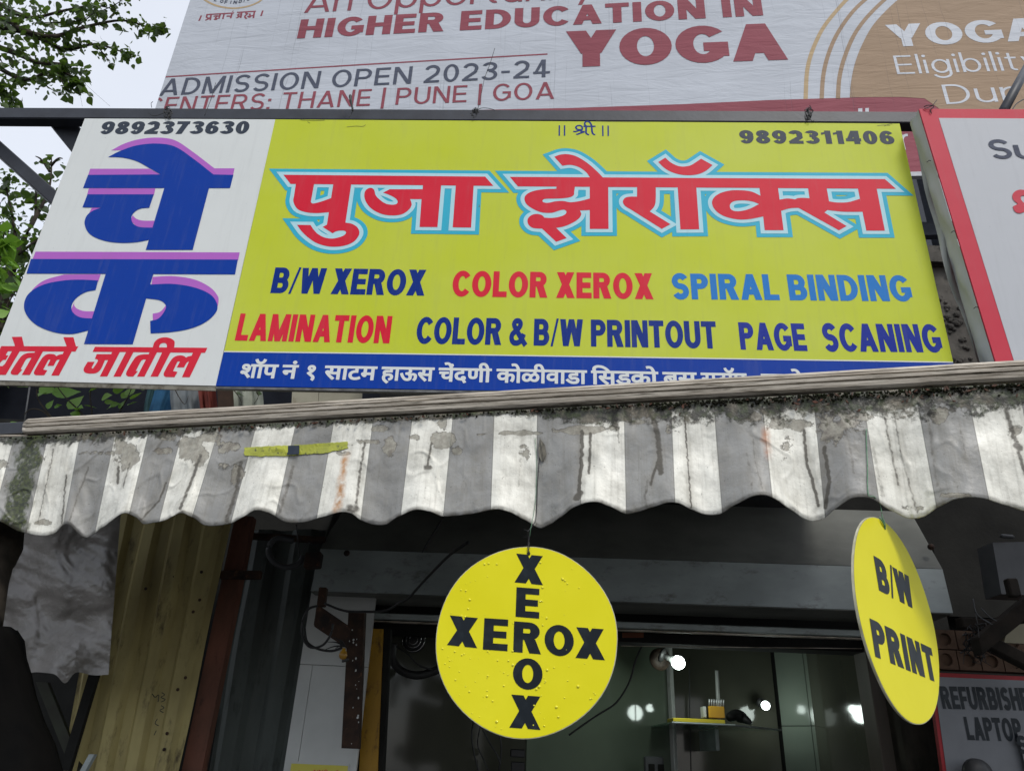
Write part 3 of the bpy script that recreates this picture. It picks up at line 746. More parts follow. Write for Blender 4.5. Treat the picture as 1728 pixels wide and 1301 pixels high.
# headline: red, with pale blue and cyan borders
s = 4.8
A_ = lambda p: T(440, 240, s, p)
B_ = lambda p: T(700, 240, s, p)
C_ = lambda p: T(960, 240, s, p)
D_ = lambda p: T(1220, 240, s, p)
head = [
 A_([(185, 268), (1818, 283), (1885, 358), (242, 342)]),
 A_([(287, 335), (272, 430, 1), (266, 485, 1), (300, 545, 1), (370, 571, 1), (450, 578, 1), (553, 571), (580, 520), (575, 455), (490, 485, 1), (425, 500, 1), (408, 490, 1), (410, 470, 1), (432, 348), (432, 335)]),
 A_([(590, 335), (553, 570), (537, 672), (503, 690), (583, 741), (610, 726, 1), (650, 719, 1), (683, 723, 1), (692, 738, 1), (672, 759, 1), (630, 775, 1), (580, 784, 1), (520, 776, 1), (465, 748, 1), (430, 712, 1), (404, 674), (295, 673), (335, 728, 1), (385, 775, 1), (450, 818, 1), (530, 844, 1), (610, 850, 1), (690, 838, 1), (755, 808, 1), (793, 762, 1), (799, 725, 1), (780, 690, 1), (740, 665, 1), (687, 655), (735, 335)]),
 A_([(1325, 385), (1045, 385), (992, 413), (1040, 430, 1), (1092, 458, 1), (1110, 485, 1), (1098, 505, 1), (1060, 510, 1), (1010, 500, 1), (960, 465, 1), (930, 430, 1), (920, 392, 1), (905, 377, 1), (880, 375, 1), (850, 395, 1), (840, 430, 1), (848, 475, 1), (880, 525, 1), (930, 563, 1), (1000, 590, 1), (1080, 597, 1), (1150, 585, 1), (1200, 550, 1), (1222, 515, 1), (1220, 490, 1), (1210, 465), (1325, 465)]),
 A_([(1317, 335), (1303, 465), (1287, 690), (1432, 691), (1463, 335)]),
 A_([(1582, 335), (1555, 693), (1704, 695), (1726, 335)]),
 B_([(770, 285), (3806, 303), (3896, 382), (835, 362)]),
 B_([(1147, 355), (1147, 381), (1050, 385, 1), (960, 400, 1), (905, 427, 1), (888, 460, 1), (905, 505, 1), (960, 545, 1), (1030, 572, 1), (1110, 575, 1), (1175, 556, 1), (1210, 551, 1), (1228, 566, 1), (1215, 590, 1), (1170, 608, 1), (1110, 617, 1), (1050, 615), (1030, 595, 1), (990, 585, 1), (945, 595, 1), (915, 625, 1), (918, 665, 1), (950, 695, 1), (1000, 703, 1), (1030, 703), (1145, 810), (1230, 780), (1145, 698), (1210, 685, 1), (1280, 655, 1), (1330, 620, 1), (1348, 585, 1), (1337, 557), (1425, 553), (1425, 458), (1340, 480, 1), (1260, 490, 1), (1200, 480, 1), (1140, 483, 1), (1080, 495, 1), (1042, 490, 1), (1034, 476, 1), (1055, 463, 1), (1130, 461, 1), (1200, 458, 1), (1262, 448, 1), (1288, 430, 1), (1290, 410), (1298, 355)]),
 B_([(1417, 350), (1417, 706), (1569, 706), (1566, 350)]),
 B_([(1425, 300), (1390, 250, 1), (1330, 207, 1), (1260, 188, 1), (1195, 195), (1130, 122), (1180, 105, 1), (1240, 102, 1), (1310, 120, 1), (1400, 175, 1), (1480, 245, 1), (1532, 300)]),
 C_([(552, 350), (552, 445), (500, 445, 1), (455, 455, 1), (437, 485, 1), (455, 520, 1), (500, 548), (752, 706), (822, 668), (655, 565), (690, 525, 1), (702, 480, 1), (703, 350)]),
 C_([(880, 350), (903, 710), (1055, 709), (1030, 350)]),
 C_([(780, 130), (830, 172, 1), (900, 200, 1), (975, 195, 1), (1030, 165, 1), (1070, 138), (1163, 190), (1110, 235, 1), (1040, 265, 1), (940, 271, 1), (850, 253, 1), (780, 218, 1), (723, 165)]),
 (C_([(1550, 437), (1480, 405, 1), (1390, 393, 1), (1290, 398, 1), (1200, 430, 1), (1160, 480, 1), (1175, 540, 1), (1240, 595, 1), (1350, 627, 1), (1450, 628, 1), (1575, 605), (1600, 520)]),
  C_([(1540, 505), (1480, 483, 1), (1400, 475, 1), (1330, 485, 1), (1303, 515, 1), (1318, 552, 1), (1370, 563, 1), (1450, 548, 1)])),
 D_([(293, 360), (325, 605), (337, 716), (490, 716), (470, 560), (443, 360)]),
 D_([(456, 470), (520, 460, 1), (585, 467), (605, 457, 1), (660, 455, 1), (700, 458), (686, 360), (836, 360), (858, 483), (920, 492, 1), (1010, 490, 1), (1107, 463), (1134, 567), (1060, 568, 1), (960, 566, 1), (845, 553), (820, 573), (1000, 683), (938, 717), (610, 535), (540, 540, 1), (470, 560)]),
 D_([(1088, 360), (1160, 720), (1310, 720), (1240, 360)])]
HP, HF = shape('headline_letters', SP, head, F_RED, ms, .0017, n=6, label='red Devanagari headline letters')
_px = abs(SP.uv(900, 300)[0] - SP.uv(901, 300)[0])
P2, F2 = grow(HP, HF, _px * 6.6); printed('headline_inner_border', SP, P2, F2, F_PALE, ms, .0012)
P3, F3 = grow(P2, F2, _px * 6.9); printed('headline_outer_border', SP, P3, F3, F_CYAN, ms, .0007)
# the invocation between double bars
SR = lambda p: T(930, 195, 14.4, p)
inv = [SR([(735, 375), (757, 330), (745, 275), (690, 252), (630, 262), (603, 298), (625, 338), (665, 352)]), SR([(665, 352), (720, 350), (700, 365), (640, 385), (580, 400), (540, 390)]), SR([(690, 362), (740, 395), (810, 398)]), SR([(820, 400), (700, 440), (640, 465), (612, 455)]),
       SR([(785, 270), (1080, 272)]), SR([(850, 262), (850, 360), (850, 430), (885, 465), (925, 474)]), SR([(985, 265), (992, 360), (1005, 430), (1035, 465), (1075, 474)]), SR([(848, 262), (815, 215), (835, 165), (890, 152), (950, 185), (988, 262)])]
strokes('lettering', SP, inv, _px * 3.1, F_NAVY, ms, L1, label='small navy invocation at the top centre')
strokes('lettering', SP, [SR([(200, 245), (198, 500)]), SR([(327, 245), (325, 500)]), SR([(1255, 252), (1258, 508)]), SR([(1385, 252), (1388, 508)])], _px * 2.4, F_NAVY, ms, L1)
# big letters on the white panel
Z = lambda p: T(0, 220, 2.956, p)
purple = [Z(p) for p in (
 [(555, 102), (620, 68, 1), (700, 45, 1), (790, 38, 1), (870, 50, 1), (950, 100, 1), (1070, 191), (1170, 191), (1163, 226), (1050, 240), (780, 120), (605, 101)],
 [(450, 193), (745, 193), (800, 223), (440, 227)], [(443, 291), (775, 291), (768, 325), (435, 325)], [(458, 388), (505, 386), (480, 402, 1), (442, 420)],
 [(662, 425), (680, 442, 1), (710, 451, 1), (772, 452), (764, 489), (690, 490), (652, 450)],
 [(178, 606), (1196, 610), (1188, 650), (160, 650)], [(142, 838), (165, 793, 1), (220, 750, 1), (320, 720), (503, 719), (490, 757), (320, 762), (220, 780), (158, 830)],
 [(372, 855), (370, 872, 1), (385, 890, 1), (420, 902, 1), (474, 903), (464, 944), (400, 942), (354, 900)],
 [(762, 732), (860, 728, 1), (970, 745, 1), (1050, 785, 1), (1088, 830, 1), (1090, 860, 1), (1083, 888), (1050, 830), (960, 792), (755, 778)],
 [(829, 872), (800, 905, 1), (762, 915), (763, 950), (800, 945), (826, 905)])]
shape('initial_shading', SP, purple, F_PURP, ms, .0006, n=5, label='purple upper shading of the two big initials')
blue = [Z(p) for p in (
 [(540, 135), (600, 105, 1), (680, 78, 1), (780, 68, 1), (870, 82, 1), (960, 140, 1), (1065, 222), (1165, 224), (1148, 290), (1043, 290), (962, 598), (728, 598), (820, 290), (415, 290), (440, 224), (800, 222), (740, 187, 1), (680, 155, 1), (610, 138, 1)],
 [(437, 321), (768, 321), (745, 388), (700, 393, 1), (668, 413, 1), (656, 440, 1), (668, 470, 1), (700, 484, 1), (768, 487), (800, 520), (740, 549), (680, 560, 1), (600, 563, 1), (520, 552, 1), (450, 520, 1), (423, 470, 1), (432, 430, 1), (460, 405, 1), (503, 388), (412, 386)],
 [(155, 643), (1187, 646), (1173, 720), (133, 716)], [(530, 710), (420, 1067), (663, 1068), (768, 710)],
 [(490, 750), (478, 798), (430, 808, 1), (385, 835, 1), (360, 870, 1), (362, 905, 1), (400, 933, 1), (470, 940), (470, 1000), (437, 1000), (360, 1017, 1), (270, 1008, 1), (180, 970, 1), (130, 915, 1), (122, 860, 1), (150, 810, 1), (220, 770, 1), (320, 750, 1), (400, 746, 1)],
 [(740, 768), (755, 770), (860, 767, 1), (970, 785, 1), (1050, 820, 1), (1083, 865, 1), (1080, 905, 1), (1030, 955, 1), (950, 990, 1), (850, 1008, 1), (752, 1014), (750, 952), (790, 940, 1), (820, 905, 1), (828, 875, 1), (800, 850, 1), (735, 840), (700, 830)])]
shape('initial_letters', SP, blue, F_BLUE, ms, .0012, n=6, label='two big blue Devanagari letters')
G1 = lambda p: T(0, 560, 9.0947, p)
G2 = lambda p: T(130, 560, 7.2, p)
gh = [G1(p) for p in (
 [(25, 220), (1203, 225), (1160, 304), (-25, 298)], [(183, 80), (338, 76), (372, 225), (372, 240), (225, 240), (228, 205)], [(973, 85), (1128, 84), (1168, 225), (1120, 300), (1000, 290), (1022, 215)],
 [(190, 290), (310, 290), (90, 662), (-100, 662), (-80, 527), (0, 527), (40, 525), (75, 495)], [(-25, 290), (130, 290), (92, 350), (100, 362), (130, 365), (88, 432), (50, 433, 1), (10, 470, 1), (-30, 510), (-80, 400)],
 [(560, 322), (440, 325, 1), (370, 345, 1), (315, 390, 1), (180, 590, 1), (165, 630, 1), (185, 655, 1), (215, 662), (270, 662), (345, 580), (320, 572), (395, 435, 1), (430, 405, 1), (490, 400), (540, 380)], [(548, 290), (668, 290), (460, 662), (335, 662)],
 [(990, 290), (1110, 290), (905, 672), (787, 672)], [(985, 340), (915, 350, 1), (865, 374), (840, 350, 1), (790, 340, 1), (730, 345, 1), (680, 370, 1), (635, 420, 1), (530, 600, 1), (522, 640, 1), (550, 667), (680, 667), (728, 592), (665, 580), (735, 450, 1), (750, 430, 1), (775, 430), (728, 523), (825, 523), (870, 440, 1), (895, 428, 1), (925, 432), (985, 380)])]
gh += [G2(p) for p in (
 [(218, 183), (1585, 195), (1555, 256), (190, 243)],
 [(440, 272), (240, 272), (218, 330), (245, 335, 1), (255, 352, 1), (200, 440), (186, 446, 1), (178, 435), (215, 365), (130, 365), (85, 440, 1), (82, 475, 1), (110, 500, 1), (180, 508, 1), (240, 498, 1), (290, 455, 1), (340, 345), (400, 345)],
 [(432, 238), (526, 238), (368, 543), (278, 543)], [(600, 240), (690, 240), (532, 545), (442, 545)],
 [(890, 272), (800, 275, 1), (740, 290, 1), (700, 322, 1), (605, 480, 1), (597, 520, 1), (620, 543), (683, 545), (740, 480), (715, 475), (780, 355, 1), (805, 338, 1), (845, 338)], [(885, 245), (975, 245), (820, 545), (730, 545)],
 [(1040, 240), (1142, 240), (985, 545), (893, 545)],
 [(920, 195), (940, 130, 1), (990, 85, 1), (1060, 68, 1), (1130, 78, 1), (1180, 110, 1), (1187, 150, 1), (1175, 215), (1090, 215), (1092, 165, 1), (1075, 140, 1), (1040, 138, 1), (1010, 155, 1), (995, 200)],
 [(1412, 248), (1516, 248), (1370, 552), (1275, 552)],
 [(1410, 288), (1350, 300, 1), (1325, 313), (1300, 295, 1), (1255, 287, 1), (1200, 297, 1), (1150, 335, 1), (1060, 490, 1), (1055, 530, 1), (1080, 550), (1185, 551), (1222, 487), (1168, 478), (1210, 385, 1), (1225, 362, 1), (1252, 362), (1212, 433), (1300, 433), (1335, 375, 1), (1355, 362, 1), (1400, 345)])]
gh = [[p for p in q] for q in gh]
def _clipleft(q):
    """keep the first letter on the panel: the board's own edge is just outside the picture"""
    return q
shape('lettering', SP, gh, F_RED, ms, .0006, n=5, label='red Devanagari words along the foot of the white panel')
# creases and a scuff in the film near the top edge
strokes('crease', SP, [[(507, 203.2), (530, 204), (548, 203.6)], [(519, 206), (523, 208.5)], [(585, 215), (600, 213.4), (612, 214), (617, 211)], [(1480, 213), (1491, 211.5), (1502, 212.4)], [(1492, 213.5), (1499, 210.5), (1505, 209.8)], [(1006, 205.3), (1040, 205.8), (1085, 206)], [(647, 338), (655, 341)], [(808, 346), (809.5, 349), (807, 350)]], _px * .9, mixed('film_crease', (.12, .13, .03, 1), (.2, .2, .05, 1), 60), ms, .0008, kind='stuff')
# folded lower lip of the board
_lp = [(-28, 641), (364, 651.5)]
def lip(p0, p1, h, mat, out):
    a = SP.uv(*p0); b = SP.uv(*p1)
    MB().prism([SP.P(a[0], a[1] - .0006, out), SP.P(b[0], b[1] - .0006, out), SP.P(b[0], b[1] - h, out - .004), SP.P(a[0], a[1] - h, out - .004)], -SP.n * .004).build('lower_lip', mat, ms)
lip((-28, 641), (364, 651.5), .0135, mixed('soiled_lip', (.36, .34, .28, 1), (.20, .18, .14, 1), 14, .6, .2, dirt=((.08, .06, .04, 1), .5, .7)), -.002)
lip((364.2, 651.5), (1613, 672.5), .006, mixed('pale_lip', (.50, .50, .50, 1), (.25, .25, .26, 1), 30, .6, .2), -.002)
# address line
clip(ms, SP, SP.uv(-26, 636)[0])
yb = lambda x: 636.8 + (x - 404) * .0185
yt = lambda x: 613.9 + (x - 404) * .0188
for wd, x0, x1 in (('शॉप', 403.8, 467), ('नं', 473.5, 501), ('१', 516, 530.6), ('साटम', 545.4, 634.7), ('हाऊस', 641.7, 732), ('चेंदणी', 738.5, 829.2), ('कोळीवाडा', 836.8, 990.8), ('िसडको', 997.3, 1111.8), ('बस', 1118.7, 1177), ('स्टॉप', 1183.6, 1262), ('ठाणे', 1286, 1360)):
    devtext('lettering', SP, wd, (x0, yb(x0)), (x1, yb(x1)), yt(x0), F_WHITE, ms, L1, bold=.028, cap=.66)
for px in (190, 420, 596, 745, 900, 1180, 1440):     # small rivets on the lower lip
    u, v = SP.uv(px, 646 + px * .012)
# steel beam along the top, its struts, and ties
bm = thing('sign_beam', SP.hit(700, 190, .05), 'dark painted steel beam running along the top of the shop sign', 'beam')
def spb(px0, py0, px1, py1, h, off, depth, name='beam', mat=STEEL):
    a, b = SP.hit(px0, py0, off), SP.hit(px1, py1, off)
    return MB().bevbox(a, b - a, SP.v * -h, -SP.n * depth, .004).build(name, mat, bm)
_h = abs(SP.uv(700, 184)[1] - SP.uv(700, 203)[1])
spb(-120, 180.5, 1558, 188, _h, -.035, .05)
def strut(p0, p1, w, off0, off1, nm):
    a, b = SP.hit(p0[0], p0[1], off0), SP.hit(p1[0], p1[1], off1)
    d = (b - a).normalized(); s_ = d.cross(SP.n).normalized()
    MB().bevbox(a - s_ * w / 2, b - a, s_ * w, -SP.n * .05, .004).build(nm, STEEL, bm)
strut((96, 197), (196, 318), .085, -.09, -.13, 'strut')
strut((-30, 225), (112, 352), .05, -.12, -.16, 'strut')
def bundle(cx, cy, w, h, off, n, seed, label, tail=None):
    """a knot of tie wire wound on the beam"""
    rnd = random.Random(seed); b = MB()
    for k in range(n):
        a0 = rnd.uniform(0, 6.28); pts = []; ox, oy = rnd.uniform(-.25, .25) * w, rnd.uniform(-.25, .25) * h; sx, sy = rnd.uniform(.15, .5), rnd.uniform(.3, .55); sk = rnd.uniform(-.6, .6)
        for j in range(rnd.randint(8, 15)):
            a = a0 + j * rnd.uniform(.5, .9); yy = math.sin(a) * h * sy * rnd.uniform(.7, 1.1)
            pts.append(SP.hit(cx + ox + math.cos(a) * w * sx * rnd.uniform(.6, 1.15) + sk * yy * .4, cy + oy + yy, off + .006 * math.sin(a * 1.7 + k)))
        b.tube(catmull(pts, 3), .0012, 5)
    if tail:
        for t in tail: b.tube(catmull([SP.hit(x, y, off) for x, y in t], 4), .0012, 5)
    return b.build('wire_knot', BLACKP, None, True, label=label, cat='wire tie', group='wire ties on the sign beam')
bundle(284, 190, 14, 18, .004, 5, 1, 'leftmost knot of tie wire on the beam above the phone number', [[(284, 188), (262, 196), (250, 192)], [(256, 182), (255, 175), (258, 172)]])
bundle(800, 190, 16, 12, .004, 5, 2, 'wire knot on the beam below the long loose wire', [[(800, 190), (812, 183), (828, 184), (836, 187)], [(806, 186), (812, 160), (814, 150), (818, 132), (827, 108), (835, 82)]])
bundle(1366, 190, 16, 22, .004, 7, 3, 'large loose coil of tie wire on the beam above the right phone number', [[(1366, 200), (1371, 205), (1374, 203)]])
b = MB().tube(catmull([SP.hit(589, 199, .004), SP.hit(595, 187, .004), SP.hit(592, 172, .01), SP.hit(591, 160, .01)], 4), [.0012] * 4 + [.004] * 4 + [.006] * 4 + [.002], 6)
b.build('cable_tie_stub', BLACKP, None, True, label='short black stub standing up from the beam over the yellow panel', cat='wire tie')
b = MB().tube(catmull([SP.hit(345, 196, .0), SP.hit(357, 165, .01), SP.hit(364, 140, .02)], 4), .0011, 5)
b.build('loose_wire', WIRE, None, True, label='thin wire sticking up from the beam across ADMISSION', cat='wire')

# ------------------------------------------------------------------ the sign to the right
rs = thing('side_sign', SP.hit(1700, 600, .08), 'white box sign with red border standing right of the yellow sign', 'shop sign')
RP = Plane(SP.hit(1551, 184, .10), SP.P(*SP.uv(1728, 183), .10)); RP.o = SP.hit(1551, 184, .10)
r0, r1 = RP.uv(1551, 184), RP.uv(1682, 616); rt = RP.uv(1728, 183)[0] + .9
_dz = r1[1] - .03
face = [r0, (r1[0], r1[1]), (rt, r1[1]), (rt, r0[1])]
MB().prism([RP.P(u, v, 0) for u, v in face], -RP.n * .006).build('face_panel', F_RRED, rs)
i0, i1 = RP.uv(1584, 200), RP.uv(1713, 616)
MB().prism([RP.P(u, v, .0012) for u, v in [i0, i1, (rt - .1, i1[1]), (rt - .1, i0[1])]], -RP.n * .001).build('white_field', F_RWHT, rs)
text('lettering', RP, 'Su', (1674, 268.5), (1747, 269), 237, F_BINK, rs, .003, t=.165, gap=.09)
RG = lambda p: T(1640, 200, 6.505, p)
shape('lettering', RP, [(RG([(575, 793), (520, 790, 1), (470, 808, 1), (440, 850, 1), (450, 900, 1), (500, 945), (443, 975), (465, 1025, 1), (510, 1048, 1), (575, 1030, 1), (650, 990, 1), (700, 900, 1), (680, 820, 1)]), RG([(575, 855), (540, 858, 1), (530, 880, 1), (545, 912, 1), (575, 935, 1), (620, 900, 1)]))], F_RRED, rs, .003)
# wrapped canvas side and the loose flap behind it
V = []; Fq = []; nseg, ncol = 26, 6
rnd = random.Random(4)
for i in range(nseg + 1):
    t = i / nseg
    for j in range(ncol + 1):
        c = j / ncol
        u = r0[0] + (r1[0] - r0[0]) * t - .002; v = r0[1] + (r1[1] - r0[1]) * t
        w = .006 * math.sin(t * 23 + c * 5) * math.sin(c * math.pi) + .004 * math.sin(t * 51 + 1.3)* math.sin(c * math.pi)
        V.append(RP.P(u + w - .006 * math.sin(c * 3.14), v, -.004 - .066 * c))
for i in range(nseg):
    for j in range(ncol): a = i * (ncol + 1) + j; Fq.append((a, a + 1, a + ncol + 2, a + ncol + 1))
mk('side_wrap', V, Fq, mixed('wrapped_flex', (.42, .43, .42, 1), (.33, .34, .32, 1), 7, .6, .3, stretch=(1, 1, .3), dirt=((.15, .16, .10, 1), .6, .85)), rs, True)
V = []; Fq = []
for i in range(nseg + 1):
    t = i / nseg
    for j in range(ncol + 1):
        c = j / ncol
        py = 214 + (612 - 214) * t
        px = float(np.interp(py, [214, 223, 337, 426, 503, 551, 606, 612], [1545, 1539, 1566, 1587, 1611, 1629, 1650, 1652]))
        wd = (1551 + (py - 184) * .3032 - 5) - px
        V.append(RP.hit(px + c * wd + 2 * math.sin(t * 17 + c * 2), py, -.075 - .010 * math.sin(t * 19 + c * 4) - .008 * math.sin(c * 6 + t * 7)))
for i in range(nseg):
    for j in range(ncol): a = i * (ncol + 1) + j; Fq.append((a, a + 1, a + ncol + 2, a + ncol + 1))
mk('loose_flap', V, Fq, CANVAS, rs, True)
b = MB()
for x, y in ((1568, 271), (1609, 390), (1647, 518)):
    b.tube([RP.hit(x - 4, y + 3, .002), RP.hit(x, y, .004), RP.hit(x + 3, y + 1, .002)], .0012, 5)
b.build('lacing', BLACKP, rs)
b = MB()
b.tube(catmull([RP.hit(1560, 184, .004), RP.hit(1568, 181, .004), RP.hit(1574, 178, .01), RP.hit(1581, 169, .01)], 4), .0014, 6)
b.tube(catmull([RP.hit(1559, 181, .004), RP.hit(1566, 178, .012), RP.hit(1576, 180, .01), RP.hit(1570, 186, .006), RP.hit(1572, 192, .004)], 4), .0016, 6)
b.build('wire_knot', BLACKP, None, True, label='wire tied through the top left corner of the red-bordered sign', cat='wire tie', group='wire ties on the sign beam')
a, c = RP.hit(1692, 190, -.06), RP.hit(1745, 92, -.5)
MB().tube([a, c], .018, 10).build('sloping_pipe', STEEL, None, True, label='dark steel pipe sloping up behind the red-bordered sign', cat='pipe')
MB().tube(catmull([RP.hit(1708, 186, -.05), RP.hit(1715, 176, -.06), RP.hit(1728, 168, -.08), RP.hit(1745, 160, -.1)], 4), .002, 5).build('cable', BLACKP, None, True, label='thin black cable beside the sloping pipe', cat='cable')
# wall behind, seen in the gap between the two signs
WY = 2.95

# ------------------------------------------------------------------ shop front and its surroundings
def quadwall(name, pts, Y, th, mat, **k):
    """upright slab whose face shows through the given photo points at distance Y"""
    P = [at_y(x, y, Y) for x, y in pts]
    return MB().prism(P, Vector((0, th, 0))).build(name, mat, k.pop('parent', None), **k)
# concrete frontage above the shop, filling the gap between the two signs
def wpt(px, Y): return at_y(px, 800, Y).x
x_l, x_r = at_y(612, 900, WY + .35).x, at_y(1728, 700, WY + .35).x + 2.2
ztop = at_y(1600, 452, WY + .35).z
fw = thing('shop_frontage', Vector((0, WY + .35, 0)), 'dark grimy concrete frontage over the shop behind the signs', 'wall')
zsh = at_y(1100, 1010, 3.2).z
zmid = at_y(1600, 690, WY + .35).z
MB().box((x_l, WY + .35, zmid), (x_r - x_l, 0, 0), (0, .25, 0), (0, 0, ztop - zmid)).build('wall_face', CONC, fw)
MB().box((x_l, WY + .35, zsh), (x_r - x_l, 0, 0), (0, .25, 0), (0, 0, zmid - zsh - .002)).build('shade_band', SHADEBLK, fw)  # lower part of the wall painted near-black as awning shade
MB().box((x_l - .03, WY + .30, ztop), (x_r - x_l + .06, 0, 0), (0, .35, 0), (0, 0, .10)).build('coping', CONC, fw)
rnd = random.Random(12)
b = MB()
for k in range(60):      # lumps of rough mortar seen low in the gap
    p = at_y(rnd.uniform(1585, 1665), rnd.uniform(500, 612), WY + .345); r = rnd.uniform(.006, .022)
    b.lathe(p, (rnd.uniform(-.3, .3), -1, rnd.uniform(-.3, .3)), [(-r * .4, r), (r * .25, r * .8), (r * .5, r * .3)], 6)
b.build('mortar_lumps', CONC, fw, kind='stuff')

# ------------------------------------------------------------------ awning
HB = at_y(900, 690, 1.72).z
AP = Plane(at_z(44, 736, HB), at_z(1728, 646, HB))
aw = thing('awning', AP.hit(900, 690), 'grey and white striped shop awning with a stained scalloped valance', 'awning')
ua, ub = AP.uv(44, 736)[0], AP.uv(1728, 646)[0]
barh = AP.uv(900, 658)[1] - AP.uv(900, 690.5)[1]
def sweep(prof, u0, u1, nu, name, mat, parent, ends=True, jit=0.0, smooth=False, **k):
    V = []; Fq = []; m = len(prof); rnd = random.Random(7)
    for i in range(nu + 1):
        u = u0 + (u1 - u0) * i / nu
        for (dv, dn) in prof: V.append(AP.P(u, dv + rnd.uniform(-jit, jit), dn + rnd.uniform(-jit, jit)))
    for i in range(nu):
        for j in range(m):
            j2 = (j + 1) % m; a = i * m; c = a + m; Fq.append((a + j, c + j, c + j2, a + j2))
    if ends: Fq.append(tuple(range(m))); Fq.append(tuple(nu * m + j for j in range(m - 1, -1, -1)))
    return mk(name, V, Fq, mat, parent, smooth, **k)
H = barh
prof = [(0, -.028), (0, .004), (.10 * H, .010), (.30 * H, .012), (.32 * H, .009), (.36 * H, .009), (.38 * H, .014), (.52 * H, .015), (.54 * H, .0115), (.57 * H, .0115), (.59 * H, .015), (.68 * H, .0145),
        (.70 * H, .011), (.73 * H, .011), (.75 * H, .012), (.88 * H, .008), (.97 * H, -.002), (H, -.014), (H * .97, -.03), (.8 * H, -.034)]
prof = [(v - .0, n + .01) for v, n in prof]
uend = AP.uv(1908, 636)[0]
bar = sweep(prof, ua + .012, uend, 60, 'front_rail', ALU, aw, jit=.00012)
# rounded end cap
cap = []
for k in range(6):
    a = k / 5 * math.pi / 2
    cap.append((math.sin(a), math.cos(a)))
V = []; Fq = []; m = len(prof)
vc = sum(p[0] for p in prof) / m; nc = sum(p[1] for p in prof) / m
for (sa, ca) in cap:
    for dv, dn in prof: V.append(AP.P(ua + .012 - .016 * sa, vc + (dv - vc) * (.45 + .55 * ca) , nc + (dn - nc) * (.45 + .55 * ca)))
for i in range(5):
    for j in range(m): j2 = (j + 1) % m; Fq.append((i * m + j, i * m + j2, (i + 1) * m + j2, (i + 1) * m + j))
Fq.append(tuple(5 * m + j for j in range(m)))
mk('end_cap', V, Fq, ALU, aw, True)
# valance
TOPX = [-91, -33, 24, 81, 136, 195, 252, 309, 371, 433, 500, 564, 630, 696, 765, 834, 907, 979, 1053, 1132, 1204, 1285, 1372, 1454, 1544, 1630, 1718, 1812, 1906]
BOTX = [-120, -68, -12, 44, 107, 160, 218, 268, 324, 389, 465, 534, 609, 676, 748, 828, 904, 980, 1057, 1139, 1219, 1303, 1393, 1484, 1581, 1669, 1760, 1855, 1950]
HEM = [(-140, 868), (-80, 892), (-30, 872), (0, 880), (34, 897), (70, 904), (90, 901), (112, 884), (144, 908), (174, 889), (208, 866), (228, 872), (242, 884), (258, 882), (275, 879), (305, 866), (325, 873), (345, 886), (365, 887), (389, 883), (410, 872), (430, 861), (453, 865), (483, 881), (512, 881), (545, 872), (575, 864), (592, 866), (610, 878), (630, 885), (650, 885), (671, 872), (701, 860), (725, 863), (746, 871), (770, 870), (795, 867), (838, 859), (860, 864), (885, 877), (911, 891), (925, 886), (945, 873), (968, 856), (989, 848), (1008, 847), (1030, 855), (1057, 867), (1075, 864), (1100, 856), (1128, 848), (1145, 849), (1168, 860), (1190, 868), (1215, 867), (1240, 852), (1271, 837), (1290, 835), (1305, 840), (1338, 862), (1358, 876), (1372, 880), (1390, 875), (1410, 858), (1437, 841), (1455, 839), (1472, 842), (1505, 862), (1535, 875), (1558, 872), (1585, 855), (1613, 842), (1640, 839), (1660, 841), (1695, 852), (1728, 862), (1770, 868), (1810, 850), (1850, 842), (1900, 860), (1960, 870)]
hx = np.array([p[0] for p in HEM], float); hy = np.array([p[1] for p in HEM], float)
def hem(x):
    i = int(np.clip(np.searchsorted(hx, x) - 1, 1, len(hx) - 3)); p0, p1, p2, p3 = hy[i - 1], hy[i], hy[i + 1], hy[i + 2]
    t = (x - hx[i]) / (hx[i + 1] - hx[i]); t = min(1, max(0, t)); k = 0.75
    m1 = (p2 - p0) / (hx[i + 1] - hx[i - 1]) * (hx[i + 1] - hx[i]) * k; m2 = (p3 - p1) / (hx[i + 2] - hx[i]) * (hx[i + 1] - hx[i]) * k
    return (2 * t ** 3 - 3 * t * t + 1) * p1 + (t ** 3 - 2 * t * t + t) * m1 + (-2 * t ** 3 + 3 * t * t) * p2 + (t ** 3 - t * t) * m2
NS, NR = 40, 92
import mathutils
V = []; UV = []; ncols = (len(TOPX) - 1) * NS; PXY = []
nz_ = mathutils.noise.noise
for c in range(ncols + 1):
    s_ = c / NS; i = min(int(s_), len(TOPX) - 2); f = s_ - i
    xt = TOPX[i] + (TOPX[i + 1] - TOPX[i]) * f; xb = BOTX[i] + (BOTX[i + 1] - BOTX[i]) * f
    yt_ = 738.5 - xt * .0534; yb_ = hem(xb)
    d = (886 - .0175 * xb - yb_) / 20.0             # high points of the hem swing out towards the street
    cr1 = 0
    for r in range(NR + 1):
        q = r / NR
        x = xt + (xb - xt) * q; y = yt_ + (yb_ - yt_) * q
        w = q ** 1.5
        off = .016 + .020 * w + .024 * d * w
        a1 = nz_(Vector((s_ * .9, q * 2.2, 3.1)))
        off += a1 * .007 * (.3 + q) + nz_(Vector((s_ * 3.1 + a1, q * 6, 8.1))) * .0026
        cz = nz_(Vector((s_ * 1.7 + q * 1.3, q * 3.1 - s_ * .4, 2.2)))
        off += .0035 * max(0, .12 - abs(cz)) / .12 * (.4 + .6 * nz_(Vector((s_, q, 5.5))))      # sharp creases
        off += .004 * math.sin(q * 9 + s_ * 1.3) * math.exp(-((q - .3) / .3) ** 2)
        off -= .004 * max(0, (q - .965) / .035)      # turned-in hem
        V.append(AP.hit(x, y, off)); UV.append((s_, 1 - q)); PXY.append((x, y))
